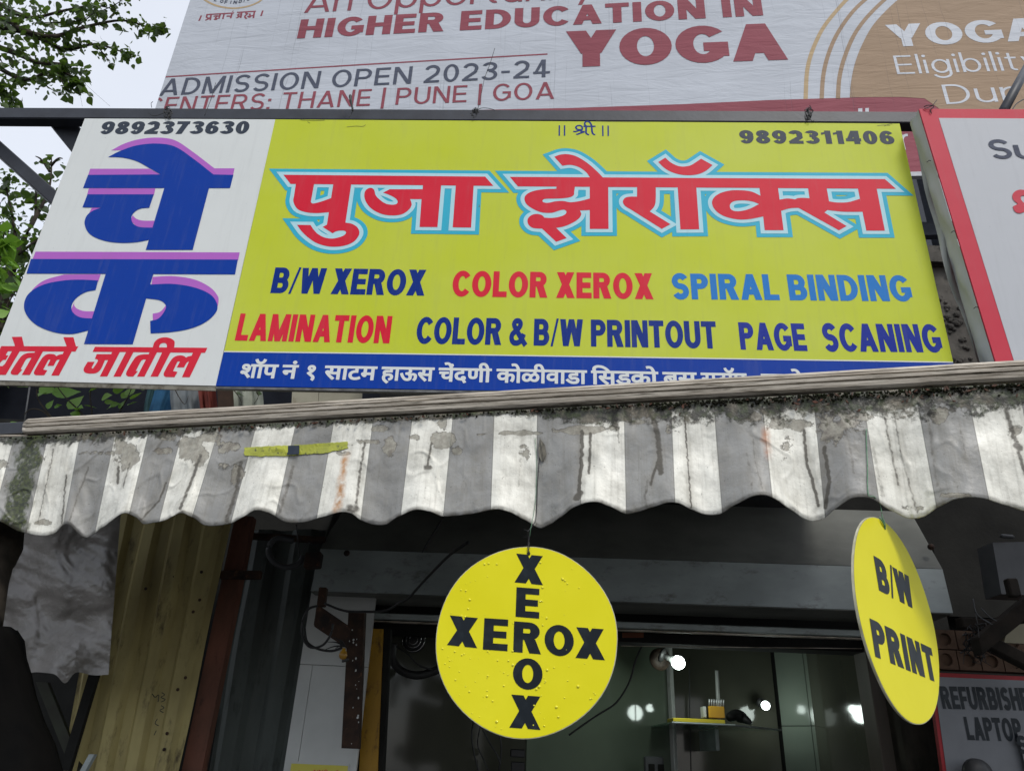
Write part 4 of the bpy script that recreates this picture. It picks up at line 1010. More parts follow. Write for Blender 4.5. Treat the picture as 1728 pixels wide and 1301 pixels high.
cc_, rr_ = np.meshgrid(np.arange(ncols), np.arange(NR), indexing='ij'); a_ = cc_ * (NR + 1) + rr_
Fq = np.stack([a_, a_ + 1, a_ + NR + 2, a_ + NR + 1], -1).reshape(-1, 4)
PXY = np.array(PXY)
Z4 = lambda x, y: (x / 2.98, 600 + y / 2.98)
Z5 = lambda x, y: (560 + x / 2.98, 600 + y / 2.98)
Z6 = lambda x, y: (1120 + x / 2.842, 600 + y / 2.842)
DR = []
def dr(z, pts, w, k=1.0): DR.append(([z(*p) for p in pts], w / 2.9, k))
for p, w, k in (([(270, 470), (240, 620), (190, 840)], 5, .7), ([(335, 600), (322, 700), (312, 850)], 6, .8), ([(445, 560), (400, 680), (350, 830)], 7, .6), ([(655, 540), (635, 600), (620, 665)], 6, .7), ([(595, 560), (592, 640)], 9, .9), ([(835, 640), (800, 730), (700, 835)], 7, .8), ([(1010, 500), (960, 640), (905, 770)], 10, .8), ([(1210, 540), (1190, 680), (1140, 830)], 14, .75), ([(1475, 560), (1440, 680), (1405, 790)], 12, .6), ([(250, 530), (225, 700)], 4, .5), ([(470, 700), (480, 760)], 10, .4)): dr(Z4, p, w, k)
for p, w, k in (([(165, 440), (145, 560), (122, 740)], 9, .8), ([(90, 770), (120, 770)], 26, .8), ([(500, 440), (490, 500), (480, 560)], 8, .8), ([(472, 562), (492, 562)], 16, .8), ([(955, 450), (945, 560), (938, 660)], 8, .45), ([(1258, 380), (1256, 520), (1240, 720)], 11, 1), ([(1228, 715), (1248, 690)], 18, 1), ([(1300, 390), (1298, 500), (1292, 590)], 9, .9), ([(1420, 270), (1425, 350)], 20, 1), ([(1442, 330), (1440, 440)], 6, .6), ([(1145, 600), (1142, 670)], 7, .4), ([(1600, 280), (1640, 400), (1655, 590)], 17, .9), ([(1650, 480), (1630, 560), (1605, 650)], 9, .9), ([(1590, 630), (1575, 700), (1580, 760)], 11, .6), ([(770, 520), (765, 580)], 7, .4), ([(670, 640), (672, 680)], 8, .5)): dr(Z5, p, w, k)
for p, w, k in (([(100, 290), (115, 500), (132, 730)], 5, 1), ([(428, 400), (440, 520), (478, 650)], 7, .55), ([(400, 470), (415, 560), (430, 665)], 9, .4), ([(672, 360), (686, 520), (715, 600), (742, 720)], 10, .95), ([(770, 440), (795, 600), (775, 730)], 12, .95), ([(870, 350), (900, 470), (912, 560)], 10, .5), ([(1005, 440), (1025, 560), (1052, 670)], 14, .5), ([(1060, 300), (1085, 430), (1125, 620)], 8, .7), ([(1105, 280), (1140, 480), (1215, 750)], 8, .65), ([(1275, 330), (1290, 480), (1312, 620)], 11, .5), ([(1420, 330), (1450, 500)], 7, .5), ([(1340, 400), (1370, 560)], 12, .3), ([(1640, 260), (1690, 420), (1735, 570)], 14, .8), ([(1690, 430), (1710, 445)], 20, 1)): dr(Z6, p, w, k)
PT = []
def pt(z, x, y, rx, ry, k=1.0): a = z(x, y); PT.append((a[0], a[1], rx / 2.9, ry / 2.9, k))
for a in ((640, 500, 60, 70, .9), (600, 440, 40, 40, .6), (960, 460, 70, 60, 1), (1010, 510, 45, 60, 1), (1060, 410, 60, 30, 1), (820, 480, 60, 22, .9), (830, 410, 60, 20, .7), (1130, 460, 70, 35, .9), (1120, 560, 45, 30, .7), (1190, 600, 40, 60, .8), (490, 490, 100, 16, .6), (200, 520, 40, 25, .6), (15, 580, 30, 80, .7), (230, 840, 60, 16, .7), (390, 810, 40, 10, .5)): pt(Z4, *a)
for a in ((245, 370, 50, 20, .9), (290, 450, 32, 55, .9), (190, 432, 70, 14, .8), (550, 425, 62, 42, 1.1), (635, 480, 35, 26, .9), (560, 350, 30, 40, .8), (950, 390, 120, 13, .9), (970, 480, 50, 60, .5), (1250, 375, 130, 22, 1), (415, 410, 30, 18, .7), (740, 395, 60, 8, .5), (1420, 370, 30, 20, .6), (1530, 335, 50, 12, .6), (1700, 380, 30, 30, .7), (60, 490, 40, 14, .8)): pt(Z5, *a)
for a in ((60, 380, 50, 60, .5), (350, 240, 70, 14, .9), (440, 295, 50, 25, .8), (500, 262, 50, 14, .9), (600, 330, 110, 40, .8), (830, 330, 110, 90, .8), (760, 250, 60, 30, .8), (950, 290, 80, 20, .8), (1060, 240, 120, 26, 1), (1320, 290, 50, 40, 1), (1370, 180, 60, 24, .9), (560, 430, 90, 90, .4), (1670, 370, 50, 50, .6), (1190, 730, 60, 26, .6), (1400, 670, 90, 14, .6), (40, 350, 40, 60, .6)): pt(Z6, *a)
X_, Y_ = PXY[:, 0], PXY[:, 1]
wob = np.array([nz_(Vector((0, y / 6, x / 40))) for x, y in PXY]) * 1.9 + np.array([nz_(Vector((3, y / 2.2, x / 25))) for x, y in PXY]) * .6
drip = np.zeros(len(X_))
for pts, w, k in DR:
    for (x0, y0), (x1, y1) in zip(pts[:-1], pts[1:]):
        dx_, dy_ = x1 - x0, y1 - y0; L2 = dx_ * dx_ + dy_ * dy_
        t_ = np.clip(((X_ + wob - x0) * dx_ + (Y_ - y0) * dy_) / L2, 0, 1)
        dd_ = np.hypot(X_ + wob - x0 - t_ * dx_, Y_ - y0 - t_ * dy_)
        drip = np.maximum(drip, k * np.clip(1.5 - dd_ / (w * .85), 0, 1))
halo_ = np.zeros(len(X_))
for pts, w, k in DR:
    (x0, y0), (x1, y1) = pts[0], pts[-1]; dx_, dy_ = x1 - x0, y1 - y0; L2 = dx_ * dx_ + dy_ * dy_
    t_ = np.clip(((X_ + wob - x0) * dx_ + (Y_ - y0) * dy_) / L2, -.1, 1); halo_ = np.maximum(halo_, k * np.clip(1 - np.hypot(X_ + wob - x0 - t_ * dx_, Y_ - y0 - t_ * dy_) / 11, 0, 1))
patch = np.zeros(len(X_))
for cx_, cy_, rx_, ry_, k in PT:
    patch = np.maximum(patch, k * np.clip(1.5 - np.hypot((X_ - cx_) / rx_, (Y_ - cy_) / ry_), 0, 1))
ytop_ = 738.5 - X_ * .0534
thick = np.interp(X_, [0, 60, 400, 850, 920, 1010, 1130, 1300, 1728, 1900], [12, 22, 13, 10, 22, 42, 42, 46, 56, 56])
grime = np.clip(1.35 - (Y_ - ytop_) / thick, 0, 1.2)
m = M('striped_valance_fabric', .42, 0, .3)
uvn = m.n('ShaderNodeUVMap'); sep = m.n('ShaderNodeSeparateXYZ'); m.nt.links.new(uvn.outputs[0], sep.inputs[0])
uu, vv = sep.outputs[0], sep.outputs[1]
par = m.math('MODULO', m.math('FLOOR', uu), 2.0)
ob = m.coord('Object')
white = m.mix(m.ramp(m.noise(ob, 9, 5), .35, .7), (.86, .84, .75, 1), (.74, .72, .63, 1))
grey = m.mix(m.ramp(m.noise(ob, 7, 5), .35, .7), (.33, .325, .305, 1), (.265, .26, .245, 1))
edge = m.math('ABSOLUTE', m.math('SUBTRACT', m.math('FRACT', m.math('ADD', uu, .5)), .5))
base = m.mix(m.math('GREATER_THAN', par, .5), grey, white)
base = m.mix(m.math('MULTIPLY', m.math('LESS_THAN', edge, .010), .6), base, (.10, .10, .09, 1))
def uvvec(sx, sy, off=0.0):
    cb = m.n('ShaderNodeCombineXYZ'); m.nt.links.new(m.math('MULTIPLY', uu, sx), cb.inputs[0]); m.nt.links.new(m.math('MULTIPLY', vv, sy), cb.inputs[1]); cb.inputs[2].default_value = off; return cb.outputs[0]
# soiling laid down by hand (attributes) and broken up with noise
def attr(n_): 
    q_ = m.n('ShaderNodeAttribute'); q_.attribute_name = n_; return q_.outputs['Fac']
bl = m.noise(uvvec(1.6, 3.4, 2.0), 1.6, 9, .68)
base = m.mix(m.math('MULTIPLY', m.ramp(bl, .44, .70), .40), base, (.22, .20, .155, 1))
vs = m.noise(uvvec(7.0, .9, 6.0), 1.5, 6, .6)
base = m.mix(m.math('MULTIPLY', m.ramp(vs, .50, .78), .40), base, (.17, .155, .12, 1))
fine = m.noise(ob, 75, 6, .65); mid_ = m.noise(ob, 26, 6, .68)
pk = m.math('ADD', attr('patch'), m.math('MULTIPLY', m.math('SUBTRACT', mid_, .5), 2.3))
peel = m.ramp(pk, .56, .60)
base = m.mix(m.math('MULTIPLY', peel, .78), base, m.mix(m.ramp(fine, .35, .65), (.36, .34, .27, 1), (.17, .145, .11, 1)))
rim = m.math('MULTIPLY', m.ramp(pk, .48, .555), m.ramp(pk, .61, .575))
base = m.mix(m.math('MULTIPLY', rim, .65), base, (.07, .06, .045, 1))
dk = m.math('ADD', attr('drip'), m.math('MULTIPLY', m.math('SUBTRACT', fine, .5), 1.1))
dmask = m.ramp(dk, .34, .80)
halo = m.ramp(m.math('ADD', attr('halo'), m.math('MULTIPLY', m.math('SUBTRACT', mid_, .5), .8)), .1, .9)
base = m.mix(m.math('MULTIPLY', halo, .34), base, (.20, .175, .13, 1))
base = m.mix(m.math('MULTIPLY', dmask, .88), base, (.085, .075, .058, 1))
gk = m.math('ADD', attr('grime'), m.math('MULTIPLY', m.math('SUBTRACT', m.noise(ob, 34, 9, .72), .5), 2.6))
mm_ = m.ramp(gk, .50, .80)
mcol = m.mix(m.ramp(m.noise(ob, 60, 3), .45, .66), (.022, .020, .014, 1), (.045, .060, .018, 1))
mcol = m.mix(m.ramp(m.noise(ob, 18, 5, .6), .52, .66), mcol, (.14, .12, .085, 1))
base = m.mix(m.math('MULTIPLY', mm_, .93), base, mcol)
# one strong green moss stain near the left end
gx = m.math('ABSOLUTE', m.math('SUBTRACT', m.math('ADD', uu, m.math('MULTIPLY', m.noise(uvvec(2, 3, 5.0), 2, 5), 1.0)), 3.08))
gmask = m.math('MULTIPLY', m.ramp(gx, .40, .22), m.ramp(m.noise(ob, 70, 5), .25, .44))
base = m.mix(m.math('MULTIPLY', gmask, .9), base, m.mix(m.ramp(m.noise(ob, 110, 3), .4, .6), (.012, .018, .006, 1), (.055, .070, .014, 1)))
# rust runs
def rust(u0, v0, v1, w, amt):
    rx = m.math('ABSOLUTE', m.math('SUBTRACT', m.math('ADD', uu, m.math('MULTIPLY', m.noise(uvvec(2, 2.5, u0), 2, 4), .22)), u0 + .11))
    a = m.ramp(rx, w, w * .15); b_ = m.math('MULTIPLY', m.ramp(vv, v0 - .06, v0 + .08), m.ramp(vv, v1 + .06, v1 - .06))
    return m.math('MULTIPLY', m.math('MULTIPLY', a, b_), m.math('MULTIPLY', m.ramp(m.noise(ob, 45, 5), .3, .6), amt))
base = m.mix(rust(11.45, .0, .62, .13, .9), base, (.46, .20, .05, 1))
base = m.mix(rust(21.0, .40, .68, .13, .8), base, (.36, .13, .04, 1))
spk = m.ramp(m.noise(ob, 230, 2, .4), .70, .76)
base = m.mix(m.math('MULTIPLY', spk, .55), base, (.07, .06, .045, 1))
hemd = m.ramp(vv, .055, .0); base = m.mix(m.math('MULTIPLY', m.math('MULTIPLY', hemd, m.ramp(m.noise(ob, 30, 4), .42, .6)), .7), base, (.10, .085, .06, 1))
m.color(base)
m.bump(m.math('ADD', m.math('ADD', m.math('MULTIPLY', m.noise(ob, 14, 5), 1.8), m.math('MULTIPLY', peel, -.3)), m.math('ADD', m.math('MULTIPLY', mm_, m.noise(ob, 90, 4)), m.math('MULTIPLY', fine, .25))), .004, .75)
val = mk('valance', V, Fq.tolist(), m.m, aw, True)
_L = val.data.uv_layers.new(name='UVMap'); _vi = np.empty(len(val.data.loops), dtype=np.int32); val.data.loops.foreach_get('vertex_index', _vi)
_L.data.foreach_set('uv', np.array(UV, dtype=np.float32)[_vi].ravel())
for nm_, ar_ in (('drip', drip), ('patch', patch), ('grime', grime), ('halo', halo_)):
    _a = val.data.attributes.new(nm_, 'FLOAT', 'POINT'); _a.data.foreach_set('value', ar_.astype(np.float32))
md = val.modifiers.new('thick', 'SOLIDIFY'); md.thickness = .0012; md.offset = -1; md.use_even_offset = False
V_VAL = V
# canopy cloth behind the rail
V = []; Fq = []; wallv = .34
W0, W1 = AP.P(ua - .25, 0, 0), AP.P(uend - .005, 0, 0)
nn = 24; mm2 = 10
for i in range(nn + 1):
    p = W0 + (W1 - W0) * (i / nn)
    e = Vector((p.x + .0, WY + .30, HB + .40))
    for j in range(mm2 + 1):
        t = j / mm2; q = p + (e - p) * t; q.z += -.05 * math.sin(t * math.pi) + .012 * math.sin(i * 2.1) * t * (1 - t)
        V.append(q + Vector((0, 0, .01)))
for i in range(nn):
    for j in range(mm2): a = i * (mm2 + 1) + j; Fq.append((a, a + 1, a + mm2 + 2, a + mm2 + 1))
cn = mk('canopy_cloth', V, Fq, mixed('canopy_underside', (.10, .10, .09, 1), (.06, .06, .055, 1), 6, .8, .2), aw, True)
md = cn.modifiers.new('thick', 'SOLIDIFY'); md.thickness = .0015
for k in range(2):
    p = AP.P(ua + .25 + k * 1.5, .012, -.03)
    MB().tube([p, Vector((p.x, WY + .3, HB + .33))], .014, 8).build('folding_arm', ALU, aw, True)
# strip of yellow tape on the valance
V = []; Fq = []
tp = [(414, 755, 768), (440, 753.5, 770), (470, 752, 769.5), (497, 751, 768), (520, 749.5, 766), (550, 747.5, 764), (575, 746, 761), (592, 745, 756)]
tq = []
_Vn = np.array([(p - AP.o).dot(AP.n) for p in V_VAL])
def valoff(x, y):
    k = np.argsort((PXY[:, 0] - x) ** 2 + (PXY[:, 1] - y) ** 2)[:6]
    return float(_Vn[k].max()) + .0022
rnd = random.Random(2); NT = 44
for i in range(NT + 1):
    x = 413 + (584 - 413) * i / NT; y0 = np.interp(x, [a_[0] for a_ in tp], [a_[1] for a_ in tp]); y1 = np.interp(x, [a_[0] for a_ in tp], [a_[2] for a_ in tp])
    y0 += rnd.uniform(-.5, .5); y1 += rnd.uniform(-1.2, .9) - (2.0 if x > 560 else 0); xx = x + (rnd.uniform(-1, 3) if i in (0, NT) else 0)
    for f in (0, .33, .66, 1): yy = y0 + (y1 - y0) * f; tq.append(AP.hit(xx + (2.5 * math.sin(f * 9) if i in (0, NT) else 0), yy, valoff(x, yy)))
for i in range(NT):
    for j in range(3): q_ = 4 * i + j; Fq.append((q_, q_ + 1, q_ + 5, q_ + 4))
tape = mixed('dirty_yellow_tape', (.48, .50, .05, 1), (.33, .35, .04, 1), 20, .4, .5, dirt=((.06, .07, .03, 1), .55, .65))
tpo = mk('tape_strip', tq, Fq, tape, None, label='strip of dirty yellow tape with a black mark across the striped valance', cat='tape')
_o = valoff(495, 761) + .002
MB().prism([AP.hit(485, 752, _o), AP.hit(484.5, 767.5, _o), AP.hit(505, 766.5, _o), AP.hit(505, 751.5, _o)], AP.n * .0006).build('black_mark', F_DARK, tpo)
md = tpo.modifiers.new('thick', 'SOLIDIFY'); md.thickness = .0008
# feather caught on the valance
V = []; _o = valoff(915, 760) + .002
sp = [AP.hit(911, 738, _o + .002), AP.hit(914, 752, _o + .004), AP.hit(916, 764, _o + .004), AP.hit(917, 778, _o + .003)]
b = MB().tube(catmull(sp, 3), .0009, 5)
f1 = [AP.hit(x, y, _o) for x, y in ((911, 740), (908.5, 756), (909.5, 770), (914, 779), (919, 776), (922, 766), (919, 750))]
b.prism(f1, AP.n * .0008)
b.build('feather', mixed('dull_feather', (.22, .20, .16, 1), (.09, .085, .07, 1), 60, .7, .2, stretch=(6, 1, 1)), None, label='small brown feather stuck to the middle of the striped valance', cat='feather')
# dead leaves and seeds lodged along the rail
rnd = random.Random(3); b = MB()
for k in range(85):
    x = rnd.choice([rnd.uniform(900, 1728), rnd.uniform(1120, 1728), rnd.uniform(60, 900)]); y = 741 - x * .0534 + abs(rnd.gauss(0, 1)) * (9 if x > 1100 else 3)
    p = AP.hit(x, y, .026); a = rnd.uniform(0, 3.1); L = rnd.uniform(.003, .008); w = L * rnd.uniform(.3, .5)
    e1 = AP.u * math.cos(a) + AP.v * math.sin(a); e2 = AP.v * math.cos(a) - AP.u * math.sin(a)
    b.prism([p - e1 * L, p + e2 * w, p + e1 * L * .3 + e2 * w * .9, p + e1 * L, p - e2 * w * .8], AP.n * .003)
b.build('leaf_litter', mixed('dead_leaf_litter', (.10, .035, .018, 1), (.035, .03, .02, 1), 50, .7, .3), None, label='dead leaves and seeds lodged under the awning rail', cat='leaf litter', kind='stuff')
b = MB()
for px in range(-60, 1790, 5):
    for k in range(5 if px > 1100 else (3 if px > 860 else 1)):
        x = px + rnd.uniform(-3, 3); y = 739.5 - x * .0534 + abs(rnd.gauss(0, 1)) * (5.0 if px > 1100 else 2)
        p = AP.hit(x, y, .021); r = rnd.uniform(.0012, .0040)
        b.lathe(p, AP.n + AP.u * rnd.uniform(-.5, .5), [(-r * .3, r), (r * .5, r * .8), (r * .9, r * .2)], 5)
b.build('moss', mixed('green_black_moss', (.016, .019, .008, 1), (.012, .010, .008, 1), 30, .95, .1), None, label='dark moss growing along the top of the valance', cat='moss', kind='stuff')
# bracket stub left of the rail
MB().bevbox(AP.hit(-60, 716, -.06), AP.hit(44, 711, -.06) - AP.hit(-60, 716, -.06), AP.v * -.045, -AP.n * .04, .003).build('end_bracket', STEEL, aw)
MB().bevbox(AP.hit(-60, 733, .012), AP.hit(46, 733, .012) - AP.hit(-60, 733, .012), AP.v * -.008, -AP.n * .02, .002).build('edge_trim', ALU, aw)

# ------------------------------------------------------------------ round hanging signs
D_YEL = M('disc_yellow', .35, 0, .12); _v = D_YEL.coord('Object')
D_YEL.color(D_YEL.mix(D_YEL.ramp(D_YEL.noise(_v, 5, 4), .3, .7), (.74, .67, .010, 1), (.80, .73, .022, 1)))
D_YEL.bump(D_YEL.noise(_v, 30, 3), .0006, .5); D_YEL = D_YEL.m
D_INK = mixed('disc_ink', (.010, .014, .018, 1), (.022, .029, .036, 1), 26, .3, .15, lo=.5, hi=.75)
D_EDGE = mixed('disc_edge_board', (.55, .53, .40, 1), (.35, .33, .22, 1), 30, .7, .2)
def disc(P0, pl, rad, th, label, nm):
    t = thing(nm, P0, label, 'hanging sign', 'round yellow signs hanging from the awning')
    n = 72; rnd = random.Random(int(rad * 1e5)); rr = [rad * (1 + .004 * math.sin(k * .5) + .003 * math.sin(k * .26 + 1)) for k in range(n)]
    F1 = []; B1 = []; F2 = []
    for k in range(n):
        a = 2 * math.pi * k / n; c = pl['c'] + pl['u'] * math.cos(a) * rr[k] + pl['v'] * math.sin(a) * rr[k]
        F1.append(c); B1.append(c - pl['n'] * th); F2.append(pl['c'] + (c - pl['c']) * .992 + pl['n'] * .0006)
    V = F1 + B1; Fq = [tuple(range(n)), tuple(range(2 * n - 1, n - 1, -1))] + [(k, k + n, (k + 1) % n + n, (k + 1) % n) for k in range(n)]
    mk('board', V, Fq, D_EDGE, t)
    mk('front_film', F2, [tuple(range(n))], D_YEL, t)
    return t
class DP(Plane):
    def __init__(s, o, u, v): s.o = o; s.u = u.normalized(); s.v = (v - s.u * v.dot(s.u)).normalized(); s.n = s.u.cross(s.v).normalized(); s.n = s.n if s.n.dot(CAM - o) > 0 else -s.n
def fitdisc(c, top, right, depthY, label, nm):
    pass
# first disc: centre (888,1084), half axes about 152 x 162 px; it hangs upright, turned slightly
c1 = AP.hit(888, 1083, .03); c1 = CAM + (c1 - CAM)
ry = at_y(888, 1083, c1.y)
yaw1 = R(-10)
u1 = Vector((math.cos(yaw1), math.sin(yaw1), 0)); v1 = Vector((0, 0, 1))
D1 = DP(c1, u1, v1)
rad1 = (abs(D1.uv(888, 922)[1]) + abs(D1.uv(888, 1246)[1])) / 2; 
c1b = D1.P((D1.uv(738, 1083)[0] + D1.uv(1038, 1083)[0]) / 2, (D1.uv(888, 922)[1] + D1.uv(888, 1246)[1]) / 2); D1.o = c1b
d1 = disc(c1b, dict(c=c1b, u=D1.u, v=D1.v, n=D1.n), rad1, .004, 'round yellow sign reading XEROX both across and down, hanging mid-awning', 'hanging_sign')
DS = lambda x, y: (720 + x / 3.4235, 880 + y / 3.4235)
def dletters(pl, parent, items, mat):
    for ch, bl, br, ty in items:
        text('letter', pl, ch, bl, br, ty, mat, parent, .0012, t=.25)
hz = [('X', DS(118, 712), DS(292, 730), 880 + 540 / 3.42), ('E', DS(325, 738), DS(467, 748), 880 + 556 / 3.42), ('R', DS(500, 752), DS(662, 766), 880 + 574 / 3.42), ('O', DS(680, 766), DS(850, 782), 880 + 590 / 3.42), ('X', DS(860, 786), DS(1030, 800), 880 + 608 / 3.42)]
vt = [('X', DS(508, 350), DS(672, 367), 880 + 184 / 3.42), ('E', DS(514, 549), DS(650, 560), 880 + 378 / 3.42), ('O', DS(496, 962), DS(668, 974), 880 + 784 / 3.42), ('X', DS(478, 1188), DS(658, 1202), 880 + 996 / 3.42)]
dletters(D1, d1, hz + vt, D_INK)
# raindrops on the disc
rnd = random.Random(11); b = MB()
for k in range(230):
    a = rnd.uniform(0, 6.28); r = rad1 * math.sqrt(rnd.uniform(0, .9)); u = r * math.cos(a); v = r * math.sin(a)
    if rnd.random() < .5 and (u > .3 * rad1 or v > 0): continue
    s1 = rnd.choice([.0009, .0013, .0018, .0026]) * rnd.uniform(.7, 1.2)
    if (abs(v) < .022 or abs(u) < .022): continue
    c = D1.P(u, v, .0008); b.lathe(c, D1.n, [(0, s1), (s1 * .4, s1 * .85), (s1 * .62, s1 * .35)], 8)
wm = bpy.data.materials.new('water_drop'); wm.use_nodes = True; wb = wm.node_tree.nodes['Principled BSDF']; wb.inputs['Base Color'].default_value = (.82, .76, .06, 1); wb.inputs['Roughness'].default_value = .06; wb.inputs['IOR'].default_value = 1.33
b.build('raindrops', wm, d1, True, kind='stuff')
def hangwire(pts, nm, mat, parent, r=.0009, loops=0, **k):
    b = MB().tube(catmull(pts, 5), r, 6)
    return b.build(nm, mat, parent, True, **k)
tp1 = D1.hit(892, 937, .002)
b = MB()
b.lathe(D1.hit(892, 934, .0012), D1.n, [(0, .004), (.0006, .004)], 12)
b.build('eyelet', BLACKP, d1)
wr = [tp1, D1.hit(891, 926, .004), D1.hit(891.5, 915, .002), D1.hit(892.5, 905, .0), D1.hit(892, 895, .01), *[AP.hit(x, y, valoff(x, y)) for x, y in ((903, 880), (906, 850), (907, 820), (909, 790), (911, 765), (913, 750))]]
hangwire(wr, 'hanging_wire', WIRE, d1, .0009)
b = MB()
for s_, ph in ((1, 0), (-1, 2.6)):
    pts = [D1.hit(892 + 1.6 * math.sin(j * .9 + ph), 936 - j * 2.2, .003 + .0012 * math.cos(j * .9 + ph)) for j in range(20)]
    b.tube(pts, .0007, 5)
b.tube(catmull([D1.hit(884, 893, 0), D1.hit(889, 895, .002), D1.hit(893, 899, .002)], 4), .0006, 5); b.tube(catmull([D1.hit(883, 906, 0), D1.hit(889, 905, .002), D1.hit(893, 902, .002)], 4), .0006, 5)
b.build('twisted_wire', WIRE, d1, True)
hangwire([AP.hit(x, y, valoff(x, y)) for x, y in ((903, 740), (905, 765), (906, 790), (905, 815), (904, 840), (901, 865))] + [D1.hit(896, 890, .01), D1.hit(894, 905, .002)], 'green_string', STRING, d1, .0006)
# second disc: seen at a steep angle; long axis tilted
c2 = AP.hit(1516, 1040, .02)
yaw2 = R(-62)
D2 = None
best = None
for yw in range(20, 80, 2):
    for tl in range(-30, 31, 3):
        u_ = Vector((math.cos(R(yw)), math.sin(R(yw)), 0)); v_ = Vector((0, 0, 1)); n_ = u_.cross(v_)
        uu_ = u_ * math.cos(R(tl)) + v_ * math.sin(R(tl)); vv_ = v_ * math.cos(R(tl)) - u_ * math.sin(R(tl))
        for dr in (.19, .2, .21, .22, .23, .24):
            px = []
            for k in range(24):
                a = 2 * math.pi * k / 24; w_ = c2 + uu_ * math.cos(a) * dr * rad1 / .21 + vv_ * math.sin(a) * dr * rad1 / .21 - CAM
                cx_ = w_.x * _c0.x + w_.y * _c0.y + w_.z * _c0.z; cy_ = -(w_.x * _c1.x + w_.y * _c1.y + w_.z * _c1.z); cz_ = -(w_.x * _c2.x + w_.y * _c2.y + w_.z * _c2.z)
                px.append((CX + FPX * cx_ / cz_, CY + FPX * cy_ / cz_))
            px = np.array(px)
            e = abs(px[:, 0].min() - 1438) + abs(px[:, 0].max() - 1590) + abs(px[:, 1].min() - 873) + abs(px[:, 1].max() - 1222) + .5 * abs(px[px[:, 1].argmin(), 0] - 1470) + .5 * abs(px[px[:, 1].argmax(), 0] - 1552) + .5 * abs(px[px[:, 0].argmax(), 1] - 1160) + .5 * abs(px[px[:, 0].argmin(), 1] - 945)
            if best is None or e < best[0]: best = (e, yw, tl, dr, uu_.copy(), vv_.copy())
print('disc2 fit', best[:4])
D2 = DP(c2, best[4], best[5]); rad2 = best[3] * rad1 / .21
d2 = disc(c2, dict(c=c2, u=D2.u, v=D2.v, n=D2.n), rad2, .004, 'round yellow sign reading B/W PRINT, turned edgeways at the right', 'hanging_sign')
def dtext(s, bl, br, tl_, mat, parent, **k):
    """lettering whose upright follows the photo point tl_"""
    pl = D2; a = Vector(pl.uv(*bl)); b_ = Vector(pl.uv(*br)); c_ = Vector(pl.uv(*tl_)) - a
    t = k.get('t', .27); x = 0; items = []
    for ch in s:
        if ch == ' ': x += .3; continue
        w, pr = glyph(ch, t); P, F = fill(pr); items.append((ch, x, P, F)); x += w + k.get('gap', .09)
    x -= k.get('gap', .09); ux = (b_ - a) / x
    for ch, x0, P, F in items:
        V = np.array([tuple(a + ux * (x0 + p[0]) + c_ * p[1]) for p in P]); printed('letter', pl, V, F, mat, parent, .0012)
K = lambda x, y: (1400 + x / 2.823, 840 + y / 2.823)
dtext('B/W', K(233, 440), K(402, 530), K(206, 274), D_INK, d2, gap=.03)
dtext('PRINT', K(215, 755), K(512, 880), K(187, 572), D_INK, d2, gap=.09)
hangwire([D2.hit(1493, 888, .002), D2.hit(1489, 872, .006), AP.hit(1485, 850, .03), *[AP.hit(x, y, valoff(x, y)) for x, y in ((1475, 838), (1466, 836), (1464, 815), (1464, 790), (1463, 765), (1462, 740), (1462, 724))]], 'green_string', STRING, d2, .0010)
b = MB(); b.lathe(D2.hit(1493, 890, .0012), D2.n, [(0, .004), (.0006, .004)], 12); b.tube(catmull([D2.hit(1484, 872, .002), D2.hit(1489, 880, .004), D2.hit(1494, 888, .003), D2.hit(1491, 876, .003)], 4), .0014, 5)
b.build('string_knot', STRING, d2, True)

# ------------------------------------------------------------------ shop opening, under the awning
HY = 3.0                                            # distance of the shutter hood
def at(px, py, Y): return at_y(px, py, Y)
def zof(py, Y, px=1000): return at_y(px, py, Y).z
HP_ = Plane(at_y(541, 924, HY), at_z(1590, 958, at_y(541, 924, HY).z))
hd = thing('shutter_hood', HP_.hit(1060, 1010), 'long grey-green sheet metal shutter hood across the top of the shop opening', 'shutter hood')
hu0, hu1 = HP_.uv(541, 924)[0], HP_.uv(1590, 958)[0]
hz0 = HP_.uv(1000, 1014)[1]; hz1 = HP_.uv(1000, 941)[1]; hz2 = HP_.uv(1000, 868)[1]
dx = .05
hb_mat = HOOD
mb = MB().prism([HP_.P(hu0, hz1, 0), HP_.P(hu0 - .01, hz0, .012), HP_.P(hu1, hz0, .012), HP_.P(hu1, hz1, 0)], -HP_.n * .003)
mb.build('front_face', HOOD, hd)
HOOD2 = mixed('shaded_hood_tin', (.17, .175, .155, 1), (.10, .105, .092, 1), 5, .7, .3, stretch=(.6, 1, 1), bump=.0006)  # hood tin in a darker colour, for the shade the awning throws on it
mb = MB().prism([HP_.P(hu0, hz1 + .002, -.001), HP_.P(hu1, hz1 + .002, -.001), HP_.P(hu1 + .0, hz2 + .10, -.16), HP_.P(hu0 + .06, hz2 + .10, -.16), HP_.P(hu0 + .012, hz1 + .08, -.05)], -HP_.n * .003)
mb.build('upper_face', HOOD2, hd)
mb = MB().prism([HP_.P(hu0 - .01, hz0 - .001, .010), HP_.P(hu1, hz0 - .001, .010), HP_.P(hu1, hz0 - .002, -.22), HP_.P(hu0 - .01, hz0 - .002, -.22)], Vector((0, 0, -.003)))
mb.build('under_face', HOOD2, hd)
for u_ in (hu0, hu1):
    MB().prism([HP_.P(u_, hz1, -.003), HP_.P(u_, hz0, .008), HP_.P(u_, hz0, -.22), HP_.P(u_, hz2 + .10, -.22), HP_.P(u_, hz2 + .10, -.16)], HP_.u * (.003 if u_ == hu0 else -.003)).build('end_plate', HOOD2, hd)
